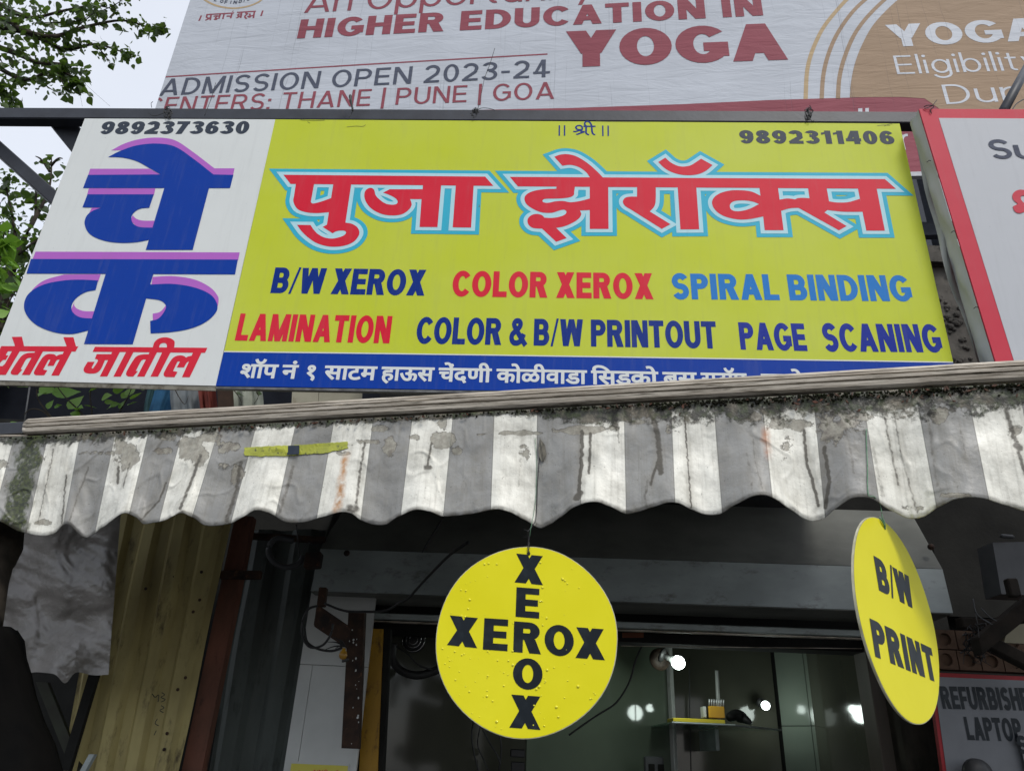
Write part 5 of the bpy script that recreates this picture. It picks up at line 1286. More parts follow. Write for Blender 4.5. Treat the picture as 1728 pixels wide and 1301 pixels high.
for px, py in ((585, 933), (1572, 922)):
    c = HP_.hit(px, py, .004)
    MB().lathe(c, HP_.n, [(-.01, .012), (.0, .012), (.004, .008), (.007, .004)], 10).build('bolt', RUST, hd, True)
# guide rail under the hood
rl = thing('guide_rail', HP_.hit(1000, 1040, -.2), 'thin grey metal guide rail running beneath the shutter hood', 'rail')
gz = HP_.uv(1000, 1032)[1]
MB().bevbox(HP_.P(hu0 + .08, gz - .030, -.16), HP_.u * (hu1 - hu0 - .1), HP_.v * .024, -HP_.n * .03, .003).build('rail_bar', HOOD, rl)
MB().bevbox(HP_.P(hu0 + .08, gz - .040, -.155), HP_.u * (hu1 - hu0 - .1), HP_.v * .004, -HP_.n * .03, .001).build('rail_lip', ALU, rl)
# dark lintel and dark wall either side
LY = HY + .30
lin_ = thing('shop_lintel', at(1000, 1060, LY), 'lintel coloured dark for shade above the lit shop interior', 'lintel')
zl1 = zof(1091, LY, 1250); zl2 = zof(1000, LY) + .25
MB().box(Vector((at(640, 1050, LY).x, LY, zl1)), Vector((at(1600, 1050, LY).x - at(640, 1050, LY).x, 0, 0)), Vector((0, .12, 0)), Vector((0, 0, zl2 - zl1))).build('lintel_beam', SHADEBLK, lin_)
MB().tube([at(1048, 1089.6, LY - .003), at(1455, 1094, LY - .003)], .0016, 5).build('bright_edge', ALU, lin_)
MB().box(at(1050, 1067, LY - .006), at(1086, 1067, LY - .006) - at(1050, 1067, LY - .006), Vector((0, .004, 0)), Vector((0, 0, -.02))).build('orange_sticker', mixed('faded_orange', (.16, .05, .02, 1), (.10, .03, .01, 1), 20), lin_)
# dark masonry either side and below
sw = thing('side_wall', Vector((0, WY + .36, 0)), 'masonry coloured dark for shade around the shop opening', 'wall')
def wall(x0, x1, z0, z1, Y, th=.2, mat=SHADEBLK, nm='masonry'):
    MB().box((x0, Y, z0), (x1 - x0, 0, 0), (0, th, 0), (0, 0, z1 - z0)).build(nm, mat, sw)
xo0, xo1 = at(640, 1150, LY).x, at(1560, 1150, LY).x
xL = at(-160, 1100, 3.6).x
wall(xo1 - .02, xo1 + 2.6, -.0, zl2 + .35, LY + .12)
wall(xL - 1.2, at(654, 1100, 3.6).x, 0, zof(735, 3.75, 300), 3.62, mat=SHADEBLK)
# shop interior: floor, ceiling, walls
room = thing('shop_interior', Vector((0, LY + .6, 0)), 'dim shop interior with greenish glossy wall panels', 'room')
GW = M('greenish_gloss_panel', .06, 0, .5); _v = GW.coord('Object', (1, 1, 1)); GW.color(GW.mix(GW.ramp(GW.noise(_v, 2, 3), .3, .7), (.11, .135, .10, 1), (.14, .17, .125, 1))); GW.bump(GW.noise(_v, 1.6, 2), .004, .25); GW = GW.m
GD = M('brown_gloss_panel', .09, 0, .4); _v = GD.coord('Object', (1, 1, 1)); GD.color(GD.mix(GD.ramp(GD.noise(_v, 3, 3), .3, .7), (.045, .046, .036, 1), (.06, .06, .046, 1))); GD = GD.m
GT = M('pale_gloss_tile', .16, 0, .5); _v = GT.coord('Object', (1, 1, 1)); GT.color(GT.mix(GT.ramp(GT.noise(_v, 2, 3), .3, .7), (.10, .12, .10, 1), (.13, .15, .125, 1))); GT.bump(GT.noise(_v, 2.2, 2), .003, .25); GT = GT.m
def rbox(nm, x0, x1, y0, y1, z0, z1, mat, par=None, **k):
    return MB().box((x0, y0, z0), (x1 - x0, 0, 0), (0, y1 - y0, 0), (0, 0, z1 - z0)).build(nm, mat, par or room, **k)
BY = 4.65
xa = at(1133, 1200, BY).x
ya = LY + .14
# left side: panelled wall that runs back at an angle to the corner at photo x 1133
lw0 = at(650, 1200, ya + .02); lw1 = at(1133, 1200, BY)
zt_r = zl2 + .25
d_ = Vector((lw1.x - lw0.x, lw1.y - lw0.y, 0)); n_ = Vector((-d_.y, d_.x, 0)).normalized()
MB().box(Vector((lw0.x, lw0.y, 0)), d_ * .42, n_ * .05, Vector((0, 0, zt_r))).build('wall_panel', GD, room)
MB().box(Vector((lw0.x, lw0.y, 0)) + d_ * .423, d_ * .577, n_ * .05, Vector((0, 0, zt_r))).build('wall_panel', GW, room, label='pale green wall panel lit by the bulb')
MB().bevbox(Vector((lw0.x, lw0.y, 0)) + d_ - n_ * .03 - d_.normalized() * .03, d_.normalized() * .03, n_ * .03, Vector((0, 0, zt_r)), .004).build('corner_strip', WPANEL, room)
xb = at(1312, 1200, BY).x; xc = at(1478, 1200, BY - .3).x
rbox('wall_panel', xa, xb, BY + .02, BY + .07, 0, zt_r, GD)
# tiled right hand part: tall pale panels with a joint at photo y 1223
zj = zof(1223.5, BY - .25, 1390)
rp0, rp1 = at(1316, 1200, BY), at(1476, 1200, BY - .45)
dd = Vector((rp1.x - rp0.x, rp1.y - rp0.y, 0)); nn_ = Vector((-dd.y, dd.x, 0)).normalized()
for k in range(3):
    for zz0, zz1 in ((0, zj - .602), (zj - .6, zj - .0015), (zj + .0015, zt_r)):
        MB().bevbox(Vector((rp0.x, rp0.y, zz0)) + dd * (k / 3) + dd * .002, dd * (1 / 3 - .004), nn_ * .02, Vector((0, 0, zz1 - zz0)), .0015).build('tile', GT, room)
rbox('floor_slab', xo0 - .1, xo1 + .3, ya, BY + .3, .12, .15, CONC)
rbox('ceiling_slab', xo0 - .1, xo1 + .3, ya, BY + .3, zt_r, zt_r + .05, SHADEBLK)
rbox('back_wall', xo0 - .3, xo1 + .3, BY + .09, BY + .19, 0, zt_r, SHADEBLK)
rbox('left_wall', xo0 - .3, xo0 - .2, ya, BY + .09, 0, zt_r, SHADEBLK)
rbox('right_wall', xo1 - .02, xo1 + .03, ya, BY, 0, zt_r, GD)
# door frame and dark column on the right of the opening
cf = thing('door_jamb', at(1500, 1301, LY - .02), 'brown jamb at the right side of the shop opening', 'door frame')
MB().bevbox(Vector((at(1484, 1250, LY - .02).x, LY - .02, .1)), Vector((.075, 0, 0)), Vector((0, .12, 0)), Vector((0, 0, zl1 - .1 + .02)), .004).build('jamb_post', mixed('brown_laminate', (.085, .07, .055, 1), (.06, .05, .04, 1), 6, .5, .3, stretch=(3, 3, .3)), cf)
BRK = mixed('blackened_plaster', (.045, .04, .03, 1), (.012, .012, .009, 1), 11, .9, .2, bump=.004, bscale=25, stretch=(1, 1, .5))
col = thing('pillar', at(1550, 1301, LY - .1), 'blackened rough pillar below the right hand disc sign', 'pillar')
MB().bevbox(Vector((at(1522, 1250, LY - .10).x, LY - .12, 0)), Vector((.14, 0, 0)), Vector((0, .22, 0)), Vector((0, 0, zl1 + .15)), .012).build('shaft', BRK, col)
# bulbs (lit in the photograph)
glow = bpy.data.materials.new('bulb_glow'); glow.use_nodes = True; gb = glow.node_tree.nodes['Principled BSDF']
gb.inputs['Emission Color'].default_value = (.86, 1.0, .93, 1); gb.inputs['Emission Strength'].default_value = 14; gb.inputs['Base Color'].default_value = (.8, .8, .8, 1)
def bulb(px, py, Y, r, label, ax):
    c = at(px, py, Y); t = thing('light_bulb', c, label, 'light bulb', 'lit bulbs inside the shop')
    ax = Vector(ax).normalized()
    prof = [(-r * 1.9, r * .32), (-r * 1.3, r * .45), (-r * .75, r * .78), (-r * .3, r * .97), (r * .1, r), (r * .5, r * .86), (r * .8, r * .55), (r * .98, r * .15)]
    MB().lathe(c, ax, prof[2:], 18).build('glass', glow, t, True)
    MB().lathe(c, ax, [(-r * 2.3, r * .42), (-r * 1.3, r * .46), (-r * .72, r * .74)], 14).build('cap', WPANEL, t, True)
    MB().lathe(c, ax, [(-r * 2.9, r * 1.1), (-r * 2.6, r * 1.15), (-r * 2.3, r * .6)], 14).build('holder', BLACKP, t, True)
    return c
B1 = bulb(1145, 1118, 3.95, .032, 'brightest lit bulb, just left of centre at the top of the shop interior', (.75, -.35, -.4))
B2 = bulb(1292, 1190, BY - .12, .023, 'smaller lit bulb lower down above the glass shelf', (.1, -1, -.3))
B3 = bulb(1468, 1190, BY - .75, .017, 'rightmost lit bulb, half hidden beside the jamb', (-.3, -1, -.2))
for p, e in ((B1, 2.4), (B2, 1.1)):
    ld = bpy.data.lights.new('bulb_light', 'POINT'); ld.energy = e; ld.color = (.86, 1, .93); ld.shadow_soft_size = .045
    lo = bpy.data.objects.new('bulb_light', ld); COL.objects.link(lo); lo.location = p + Vector((.0, -.09, -.03))
# dark wooden plate behind the first bulb
MB().lathe(at(1113, 1112, 4.10), (.2, -1, 0), [(0, .055), (.012, .055), (.02, .03)], 20).build('lamp_base', mixed('brown_disc', (.05, .035, .025, 1), (.03, .02, .015, 1), 20), None, True, label='dark brown round plate on the wall beside the brightest bulb', cat='lamp base')
# glass shelf with its goods
SY = 4.0
sh = thing('glass_shelf', at(1225, 1222, SY), 'glass shelf inside the shop carrying yellow boxes', 'shelf')
gm = bpy.data.materials.new('shelf_glass'); gm.use_nodes = True; q = gm.node_tree.nodes['Principled BSDF']; q.inputs['Base Color'].default_value = (.35, .55, .45, 1); q.inputs['Roughness'].default_value = .05; q.inputs['Transmission Weight'].default_value = .7; q.inputs['IOR'].default_value = 1.45
zs = zof(1219, SY, 1180); s0 = at(1134, 1219, SY); 
sx1 = s0.x + .50
MB().prism([Vector((s0.x, SY, zs)), Vector((s0.x + .30, SY, zs)), Vector((s0.x + .62, SY + .30, zs)), Vector((s0.x + .3, BY, zs)), Vector((s0.x, BY, zs))], Vector((0, 0, -.008))).build('glass_plate', gm, sh)
MB().tube([Vector((s0.x, SY - .002, zs - .004)), Vector((s0.x + .30, SY - .002, zs - .004)), Vector((s0.x + .62, SY + .298, zs - .004))], .005, 6).build('front_edge', HOOD, sh)
MB().bevbox(Vector((s0.x + .28, SY + .30, zs - .012)), Vector((.02, 0, 0)), Vector((0, .35, 0)), Vector((0, 0, -.10)), .003).build('bracket', HOOD, sh)
YB = mixed('yellow_card', (.62, .50, .02, 1), (.55, .42, .02, 1), 8, .4, .4); OB = mixed('orange_card', (.60, .32, .02, 1), (.50, .26, .02, 1), 8, .4, .4)
def pbox(nm, x0, x1, y0, y1, Y, dep, mat, label, cat, **k):
    a = at(x0, y1, Y); b_ = at(x1, y1, Y); c = at(x0, y0, Y)
    a.z = max(a.z, zs + .0005) if k.get('rest', True) else a.z
    return MB().bevbox(Vector((a.x, Y, a.z)), Vector((b_.x - a.x, 0, 0)), Vector((0, dep, 0)), Vector((0, 0, c.z - a.z)), .002).build(nm, mat, None, label=label, cat=cat)
lb = pbox('flat_box', 1136, 1224, 1210.5, 1218, SY + .002, .14, YB, 'long flat yellow box lying on the glass shelf', 'box')
text('letter', yplane(SY + .002), 'LUMINO', (1180, 1216.5), (1200, 1216.8), 1213, F_DARK, lb, .0008, t=.2) if False else None
zs2 = at(1200, 1210.5, SY + .04).z
ob_ = MB().bevbox(Vector((at(1197, 1200, SY + .03).x, SY + .03, zs2)), Vector((.075, 0, 0)), Vector((0, .07, 0)), Vector((0, 0, .052)), .002).build('small_box', OB, None, label='small orange box standing on the long yellow box', cat='box')
for k, (x_, mt, hh) in enumerate(((1187, WPANEL, .05), (1191, BLACKP, .055))):
    MB().bevbox(Vector((at(x_, 1200, SY + .05).x, SY + .05, zs2)), Vector((.022, 0, 0)), Vector((0, .06, 0)), Vector((0, 0, hh)), .002).build('packet', mt, None, label=('pale' if k == 0 else 'black') + ' little packet beside the small orange box', cat='packet')
pen = mixed('pen_plastic', (.5, .5, .5, 1), (.05, .05, .05, 1), 60, .3, .5)
for k in range(7):
    x_ = at(1198 + k * 4, 1195, SY + .05).x
    MB().tube([Vector((x_, SY + .06, zs2 + .053)), Vector((x_ + .002, SY + .055, zs2 + .085))], .004, 6).build('marker_pen', pen, None, True, label='marker pen sticking up out of the small orange box', cat='pen', group='marker pens in the orange box')
MB().tube([at(1213, 1213, SY + .30), at(1209.5, 1131, SY + .30)], .010, 8).build('white_tube', WPANEL, None, True, label='thin white upright tube rising behind the orange box', cat='tube')
b = MB(); rnd = random.Random(5)
pts = [at(1228, 1212, SY + .15), at(1240, 1206, SY + .17), at(1252, 1210, SY + .18), at(1262, 1216, SY + .16), at(1268, 1221, SY + .15)]
b.tube(catmull(pts, 4), [.012, .02, .024, .026, .026, .028, .03, .03, .028, .026, .022, .02, .018, .016, .012, .01, .008], 8)
b.build('folded_bag', BLACKP, None, True, label='dark crumpled bag lying on the glass shelf', cat='bag')
# switch boards, cables, socket
sw1 = thing('switch_board', at(1105, 1300, 4.25), 'white electric switch board low on the shop wall', 'switch board')
a = at(1088, 1301, 4.22); w = at(1121, 1301, 4.22).x - a.x
MB().bevbox(Vector((a.x, 4.22, a.z - .10)), Vector((w, 0, 0)), Vector((0, .03, 0)), Vector((0, 0, .10 + at(1088, 1275, 4.22).z - a.z)), .006).build('plate', GREYBOX, sw1)
for k in (0, 1): MB().bevbox(Vector((a.x + .02 + k * w * .48, 4.212, a.z - .05)), Vector((w * .3, 0, 0)), Vector((0, .008, 0)), Vector((0, 0, .085)), .002).build('switch', SHADEBLK, sw1)
for k, (x0, x1, y0, y1, lbl) in enumerate(((861, 886, 1264, 1277, 'upper black plug box on the dark wall below the XEROX disc'), (861, 886, 1285, 1320, 'lower black plug box on the dark wall below the XEROX disc'))):
    a = at(x0, y1, 3.72); b_ = at(x1, y0, 3.72)
    MB().bevbox(Vector((a.x, 3.70, a.z)), Vector((b_.x - a.x, 0, 0)), Vector((0, .04, 0)), Vector((0, 0, b_.z - a.z)), .004).build('plug_box', BLACKP, None, label=lbl, cat='plug box')
def cable(pts, Y, r, label, mat=BLACKP, grp=None, nm='cable', Ys=None):
    P = [at(x, y, Y if Ys is None else Ys[i]) for i, (x, y) in enumerate(pts)]
    return MB().tube(catmull(P, 5), r, 6).build(nm, mat, None, True, label=label, cat='cable', group=grp)
gc = 'cables hanging on the back wall of the shop'
cable([(800, 1210), (796, 1240), (800, 1270), (810, 1310)], 3.62, .004, 'leftmost thin cable hanging below the XEROX disc', grp=gc)
cable([(808, 1215), (822, 1245), (838, 1272), (845, 1290)], 3.62, .004, 'second slanting cable below the XEROX disc', grp=gc)
cable([(812, 1220), (806, 1255), (818, 1285), (828, 1310)], 3.61, .003, 'third cable curling below the XEROX disc', grp=gc)
cable([(842, 1235), (846, 1262), (842, 1300)], 3.64, .004, 'straight cable beside the black plug boxes', grp=gc)
cable([(1084, 1088), (1072, 1115), (1062, 1150), (1040, 1185), (1010, 1205), (985, 1222), (960, 1240)], 3.45, .0042, 'long thin cable sweeping down across the green wall')
cable([(1163, 1110), (1164, 1200), (1166, 1301)], 4.45, .003, 'thin dark cable running straight down behind the shelf')
MB().tube(catmull([at(x, y, 3.40) for x, y in ((664, 1085), (662, 1110), (675, 1130), (700, 1139), (725, 1135), (748, 1125))], 5), .017, 10).build('black_hose', BLACKP, None, True, label='thick black hose looped left of the XEROX disc', cat='hose')
MB().tube(catmull([at(x, y, 3.36) for x, y in ((668, 1090), (690, 1105), (706, 1122), (730, 1130))], 5), .004, 6).build('cable', BLACKP, None, True, label='thin cable crossing inside the loop of the black hose', cat='cable')
ring = thing('round_fitting', at(698, 1083, 3.5), 'round chrome-ringed fitting left of the XEROX disc', 'lamp fitting')
cc = at(698, 1080, 3.5)
for r_, nm in ((.048, 'outer_ring'), (.032, 'middle_ring'), (.018, 'inner_ring')):
    MB().tube([cc + Vector((math.cos(k * 2 * math.pi / 28), -.01, math.sin(k * 2 * math.pi / 28))) * 1.0 * Vector((1, 1, 1)).length * 0 + Vector((math.cos(k * 2 * math.pi / 28) * r_, -.012, math.sin(k * 2 * math.pi / 28) * r_)) for k in range(29)], .0022, 6).build(nm, M('chrome', .2, 1).color((.4, .4, .4, 1)).m, ring, True)
MB().lathe(cc, (0, -1, 0), [(0, .052), (.006, .05), (.01, .03)], 24).build('dish', BLACKP, ring, True)

# ------------------------------------------------------------------ left of the opening
# white laminate panel with diagonal arm, posts
wpY = 3.06
wp = thing('partition', at(540, 1301, wpY), 'scuffed white wall panel standing left of the rusty post', 'panel')
pw = [at(532, 958, wpY), at(478, 1301, wpY)]
zb_ = at(478, 1301, wpY).z - .7
dxp = (pw[1].x - pw[0].x) / (pw[0].z - pw[1].z)
xr = at(618, 1150, wpY).x
def wpoly(z0, z1, nm, x0o, x1o, lab=None):
    xl = lambda z: pw[0].x + (pw[0].z - z) * dxp
    m_ = mixed('scuffed_white_laminate', (.50, .51, .49, 1), (.40, .41, .39, 1), 4, .35, .5, dirt=((.22, .21, .18, 1), .62, .85)) if False else WPANEL
    MB().prism([Vector((xl(z0) + x0o, wpY, z0)), Vector((xr if x1o is None else xl(z0) + x1o, wpY, z0)), Vector((xr if x1o is None else xl(z1) + x1o, wpY, z1)), Vector((xl(z1) + x0o, wpY, z1))], Vector((0, .02, 0))).build(nm, m_, wp)
zm = at(520, 1121, wpY).z
wpoly(zb_, zm - .001, 'sheet', 0, .0465); wpoly(zb_, zm - .001, 'sheet', .048, None)
wpoly(zm + .001, pw[0].z + .06, 'sheet', 0, None)
po = thing('notice', at(540, 1301, wpY - .006), 'small yellow contact notice fixed low on the white panel', 'notice')
NPL = yplane(wpY - .004)
q0, q1 = at(492, 1287, wpY - .004), at(588, 1287, wpY - .004)
MB().box(Vector((q0.x - .004, wpY - .004, q0.z - .09)), Vector((q1.x - q0.x + .008, 0, 0)), Vector((0, .003, 0)), Vector((0, 0, .097))).build('backing', WPANEL, po)
MB().box(Vector((q0.x, wpY - .006, q0.z - .086)), Vector((q1.x - q0.x, 0, 0)), Vector((0, .0015, 0)), Vector((0, 0, .085))).build('yellow_paper', mixed('notice_yellow', (.55, .50, .06, 1), (.62, .55, .10, 1), 9, .5, .4), po)
devtext('lettering', yplane(wpY - .006), 'poojaxerox2424@gmail.com', (490, 1306.5), (586, 1307), 1298, F_RED, po, .0008, bold=.012, cap=.7)
# rusty angle post and its arm
rpY = 2.86
rp = thing('rusty_bracket', at(590, 1260, rpY), 'rusty steel post with a short arm holding cable ends', 'bracket')
def vpost(nm, top, bot, wpx, Y, dep, mat, parent, bev=.004):
    a, b_ = at(top[0], top[1], Y), at(bot[0], bot[1], Y)
    w = at(top[0] + wpx, top[1], Y).x - at(top[0], top[1], Y).x
    return MB().prism([a, b_, b_ + Vector((w, 0, 0)), a + Vector((w, 0, 0))], Vector((0, dep, 0))).build(nm, mat, parent)
vpost('post', (588, 1030), (576, 1262), 27, rpY, .05, RUST, rp)
a = at(534, 1018, rpY - .10); b_ = at(604, 1066, rpY + .02); w_ = Vector((0, 0, -.075))
MB().bevbox(a, b_ - a, w_, Vector((0, .04, 0)), .005).build('arm', RUST, rp)
MB().bevbox(at(538, 990, rpY - .09), Vector((.028, 0, 0)), Vector((0, .03, 0)), at(534, 1022, rpY - .09) - at(538, 990, rpY - .09), .003).build('hanger', RUST, rp)
rnd = random.Random(8); b = MB()
for k in range(18):
    p = at(rnd.triangular(584, 608, 599), rnd.uniform(1060, 1262), rpY - .001); r = rnd.uniform(.0012, .0038)
    b.prism([p + Vector((r * math.cos(t_ * 1.26) * rnd.uniform(.6, 1.2), 0, r * math.sin(t_ * 1.26) * rnd.uniform(.6, 1.6))) for t_ in range(5)], Vector((0, .003, 0)))
b.build('paint_flakes', WPANEL, rp, kind='stuff')
yp = thing('yellow_post', at(620, 1301, 3.12), 'yellow painted steel post flaking to rust beside the shop opening', 'post')
vpost('shaft', (618, 1060), (604, 1340), 29, 3.12, .06, YELPOST, yp)
vpost('dark_edge', (647, 1060), (632, 1340), 12, 3.13, .06, SHADEBLK, yp)
gc2 = 'cable loops round the rusty bracket'
cable([(536, 1022), (520, 1028), (510, 1050), (511, 1075), (524, 1092), (545, 1088), (558, 1070), (562, 1052)], rpY - .12, .0042, 'left loop of black cable hanging on the rusty arm', grp=gc2)
cable([(514, 1060), (518, 1082), (535, 1094), (560, 1098), (578, 1092)], rpY - .11, .0045, 'lower loop of black cable hanging on the rusty arm', grp=gc2)
cable([(548, 1018), (580, 1030), (612, 1032), (650, 1030), (672, 1018), (690, 1008), (720, 975), (760, 935), (790, 915)], rpY - .14, .0045, 'black cable sagging from the rusty arm up to the awning', Ys=[2.74, 2.72, 2.7, 2.68, 2.66, 2.6, 2.5, 2.35, 2.2])
cable([(712, 932), (728, 905), (745, 878), (760, 850)], 2.5, .003, 'short thin cable rising to the awning over the hood')
cable([(500, 885), (503, 915), (505, 938)], 2.7, .002, 'thin wire hanging over the left loop', mat=WIRE)
cable([(505, 938), (520, 915), (535, 925)], 2.7, .002, 'thin bent wire above the left loop', mat=WIRE)
b = MB().tube(catmull([at(x, y, 2.9) for x, y in ((495, 912), (470, 908), (456, 918), (454, 935), (465, 950), (485, 957), (505, 950), (512, 938))], 5), .011, 9)
b.build('grey_pipe_loop', GREYBOX, None, True, label='grey flexible pipe bent in a loop under the awning', cat='pipe')
sp_ = thing('pilot_lamp', at(579, 1105, rpY - .13), 'small orange pilot lamp on cable ends by the rusty arm', 'lamp')
MB().lathe(at(579, 1105, rpY - .13), (0, 0, 1), [(-.014, .003), (-.011, .010), (0, .0145), (.009, .011), (.016, .006), (.022, .006)], 14).build('amber_cap', mixed('amber_plastic', (.45, .25, .02, 1), (.35, .18, .02, 1), 30, .3, .5), sp_, True)
MB().bevbox(at(577, 1112, rpY - .13), Vector((.022, 0, .006)), Vector((0, .01, 0)), Vector((0, 0, -.010)), .002).build('base_clip', BLACKP, sp_)
b = MB()
for tx, ty in ((553, 1083), (560, 1074), (566, 1094), (572, 1078), (548, 1096)):
    b.tube(catmull([at(582, 1090, rpY - .12), at((tx + 582) / 2, (ty + 1088) / 2 - 2, rpY - .13), at(tx, ty, rpY - .14)], 3), .0035, 5, .001)
b.build('frayed_tape', BLACKP, sp_, True)
# junk on top left of hood
pbk = thing('junk_bracket', at(500, 960, 2.95), 'rusty brown bracket sticking out left of the hood', 'bracket')
MB().bevbox(at(515, 932, 2.85), at(542, 930, 2.85) - at(515, 932, 2.85), Vector((0, .05, 0)), Vector((0, 0, -.055)), .004).build('plate', RUST, pbk)
MB().bevbox(at(420, 898, 3.0), at(548, 905, 3.0) - at(420, 898, 3.0), Vector((0, .04, 0)), Vector((0, 0, -.02)), .003).build('bar', RUST, pbk)
# corrugated sheets
def corrugated(name, topL, topR, botL, botR, Y, period, amp, mat, parent, flat=.3, label=None):
    """sheet with trapezoid ribs running up and down"""
    tl, tr, bl_, br_ = at(*topL, Y), at(*topR, Y), at(*botL, Y), at(*botR, Y)
    W = (br_ - bl_).length; nrib = max(1, round(W / period)); V = []; Fq = []; rows = 14
    xs = []
    for k in range(nrib):
        for f, h in ((0, 0), (.10, 0), (.26, 1), (.60, 1), (.76, 0)): xs.append(((k + f) / nrib, h))
    xs.append((1, 0)); m_ = len(xs)
    rnd = random.Random(len(name))
    for r in range(rows + 1):
        t = r / rows
        A_1 = tl + (bl_ - tl) * t; B_1 = tr + (br_ - tr) * t
        for f, h in xs:
            p = A_1 + (B_1 - A_1) * f; V.append(p + Vector((.003 * math.sin(t * 9 + f * 7), -amp * h + .006 * math.sin(t * 6 + f * 5), 0)))
    for r in range(rows):
        for j in range(m_ - 1): a_ = r * m_ + j; Fq.append((a_, a_ + m_, a_ + m_ + 1, a_ + 1))
    o = mk(name, V, Fq, mat, parent)
    md = o.modifiers.new('thick', 'SOLIDIFY'); md.thickness = .002
    return o
ys = thing('corrugated_sheet', at(250, 1301, 2.92), 'weathered yellow corrugated sheet leaning upright under the awning', 'metal sheet')
corrugated('sheet', (190, 850), (396, 850), (95, 1345), (292, 1345), 2.92, .105, .022, YSHEET, ys)
scr = mixed('scribble_ink', (.03, .03, .025, 1), (.06, .055, .04, 1), 60)
YPL = yplane(2.92 - .026)
strokes('lettering', YPL, [[(257, 1170), (262, 1176), (268, 1172), (267, 1184)], [(273, 1168), (278, 1172), (272, 1176), (279, 1180), (272, 1184)], [(272, 1190), (277, 1194), (270, 1198), (276, 1202)], [(266, 1212), (262, 1220), (268, 1224)], [(264, 1232), (260, 1240)]], .003, scr, ys, .001)
for k, (x, y) in enumerate(((340, 965), (337, 1012), (313, 1143), (300, 1163), (282, 1237), (277, 1264), (246, 993), (326, 1032), (293, 973))):
    c = at(x, y, 2.895); MB().lathe(c, (0, -1, 0), [(0, .006), (.002, .0055), (.003, .002)], 7).build('rust_spot', RUST, ys)
gs = thing('corrugated_sheet', at(440, 1301, 3.2), 'dull grey-green corrugated sheet in shade left of the white panel', 'metal sheet')
corrugated('sheet', (420, 895), (556, 895), (345, 1345), (478, 1345), 3.2, .13, .02, GSHEET, gs)
rdp = thing('red_post', at(330, 1301, 2.95), 'rusty red wooden post between the yellow and green sheets', 'post')
vpost('shaft', (397, 870), (300, 1330), 30, 2.95, .05, REDPOST, rdp)
MB().bevbox(at(372, 962, 2.93), at(440, 962, 2.93) - at(372, 962, 2.93), Vector((0, .03, 0)), Vector((0, 0, -.03)), .003).build('crosspiece', RUST, rdp)
# crumpled plastic sheet
V = []; Fq = []; nx_, ny_ = 130, 150
PY = 2.62
def pbound(t):  # right edge, left edge in photo px at parameter t (0 top, 1 bottom)
    return (-60, 205 - 22 * t)
for j in range(ny_ + 1):
    t = j / ny_
    for i in range(nx_ + 1):
        f = i / nx_; l_, r_ = pbound(t)
        px = l_ + (r_ - l_) * f; bottom = 1137 + 4 * math.sin(f * 7) + 2 * math.sin(f * 23) + (20 * math.exp(-((f - .70) / .05) ** 2))
        py = 850 + (bottom - 850) * t
        v = Vector((px / 40, py / 40, 0))
        n1 = mathutils.noise.noise(Vector((px / 60, py / 60, 1))); n2 = mathutils.noise.noise(Vector((px / 26 + n1 * 2, py / 17 - px / 40, 5))); n3 = abs(mathutils.noise.noise(Vector((px / 11 + n2 * 1.5, py / 5 + px / 12, 9)))) + .6 * abs(mathutils.noise.noise(Vector((px / 6 - n2, py / 8, 4))))
        V.append(at(px, py, PY + .05 * n1 + .007 * n2 - .0025 * n3 + .05 * math.sin(f * 3.1) * math.sin(t * 3.1) + .04 * math.sin(f * 5)))
for j in range(ny_):
    for i in range(nx_): a_ = j * (nx_ + 1) + i; Fq.append((a_, a_ + nx_ + 1, a_ + nx_ + 2, a_ + 1))
pm = M('cloudy_polythene', .26, 0, .7); _v = pm.coord('Object'); pm.color(pm.mix(pm.ramp(pm.noise(_v, 6, 6), .35, .65), (.33, .305, .28, 1), (.18, .165, .145, 1))); pm.bump(pm.math('ADD', pm.noise(_v, 13, 5, .6, 3.0), pm.math('MULTIPLY', pm.noise(pm.coord('Object', (1, 1, 1.8)), 42, 4, .6, 2.0), .5)), .004, .6)
tr_ = pm.n('ShaderNodeBsdfTranslucent', Color=(.25, .24, .23, 1)); mx_ = pm.n('ShaderNodeMixShader'); mx_.inputs[0].default_value = .2
pm.nt.links.new(pm.b.outputs[0], mx_.inputs[1]); pm.nt.links.new(tr_.outputs[0], mx_.inputs[2]); pm.nt.links.new(mx_.outputs[0], pm.nt.nodes['Material Output'].inputs[0])
mk('plastic_sheet', V, Fq, pm.m, None, True, label='crumpled cloudy plastic sheet hanging at the left under the valance', cat='plastic sheet')
# dark bundle at the lower left and trunk above it
b = MB(); n = 14; rows = []
edge = [(30, 1062), (40, 1080), (48, 1110), (52, 1135), (62, 1175), (78, 1215), (92, 1255), (108, 1300), (125, 1350)]
V = []; Fq = []
for i, (x, y) in enumerate(edge):
    for k in range(10):
        f = k / 9; px = -160 + (x + 160) * math.sin(f * math.pi / 2) + 2.5 * math.sin(i * 2.3) * f
        V.append(at(px, y + 3 * math.sin(k * 1.7) - (12 * (1 - f) if i == 0 else 0), 1.95 + .35 * f * f + .015 * math.sin(k * 2 + i)))
for i in range(len(edge) - 1):
    for k in range(9): a_ = i * 10 + k; Fq.append((a_, a_ + 10, a_ + 11, a_ + 1))
tb = mk('dark_tarpaulin', V, Fq, mixed('black_tarpaulin', (.006, .0055, .005, 1), (.004, .004, .004, 1), 8, .9, .05, bump=.003, bscale=20), None, True, label='near-black tarpaulin bundle in the bottom left corner', cat='tarpaulin')
md = tb.modifiers.new('thick', 'SOLIDIFY'); md.thickness = .01
tk = MB().tube(catmull([at(-40, 800, 2.3), at(0, 905, 2.2), at(-22, 960, 2.15), at(-40, 1060, 2.1)], 5), [.06] * 16, 10)
tk.build('leaning_branch', BARK, None, True, label='dark branch stump poking in at the left edge under the valance', cat='branch')
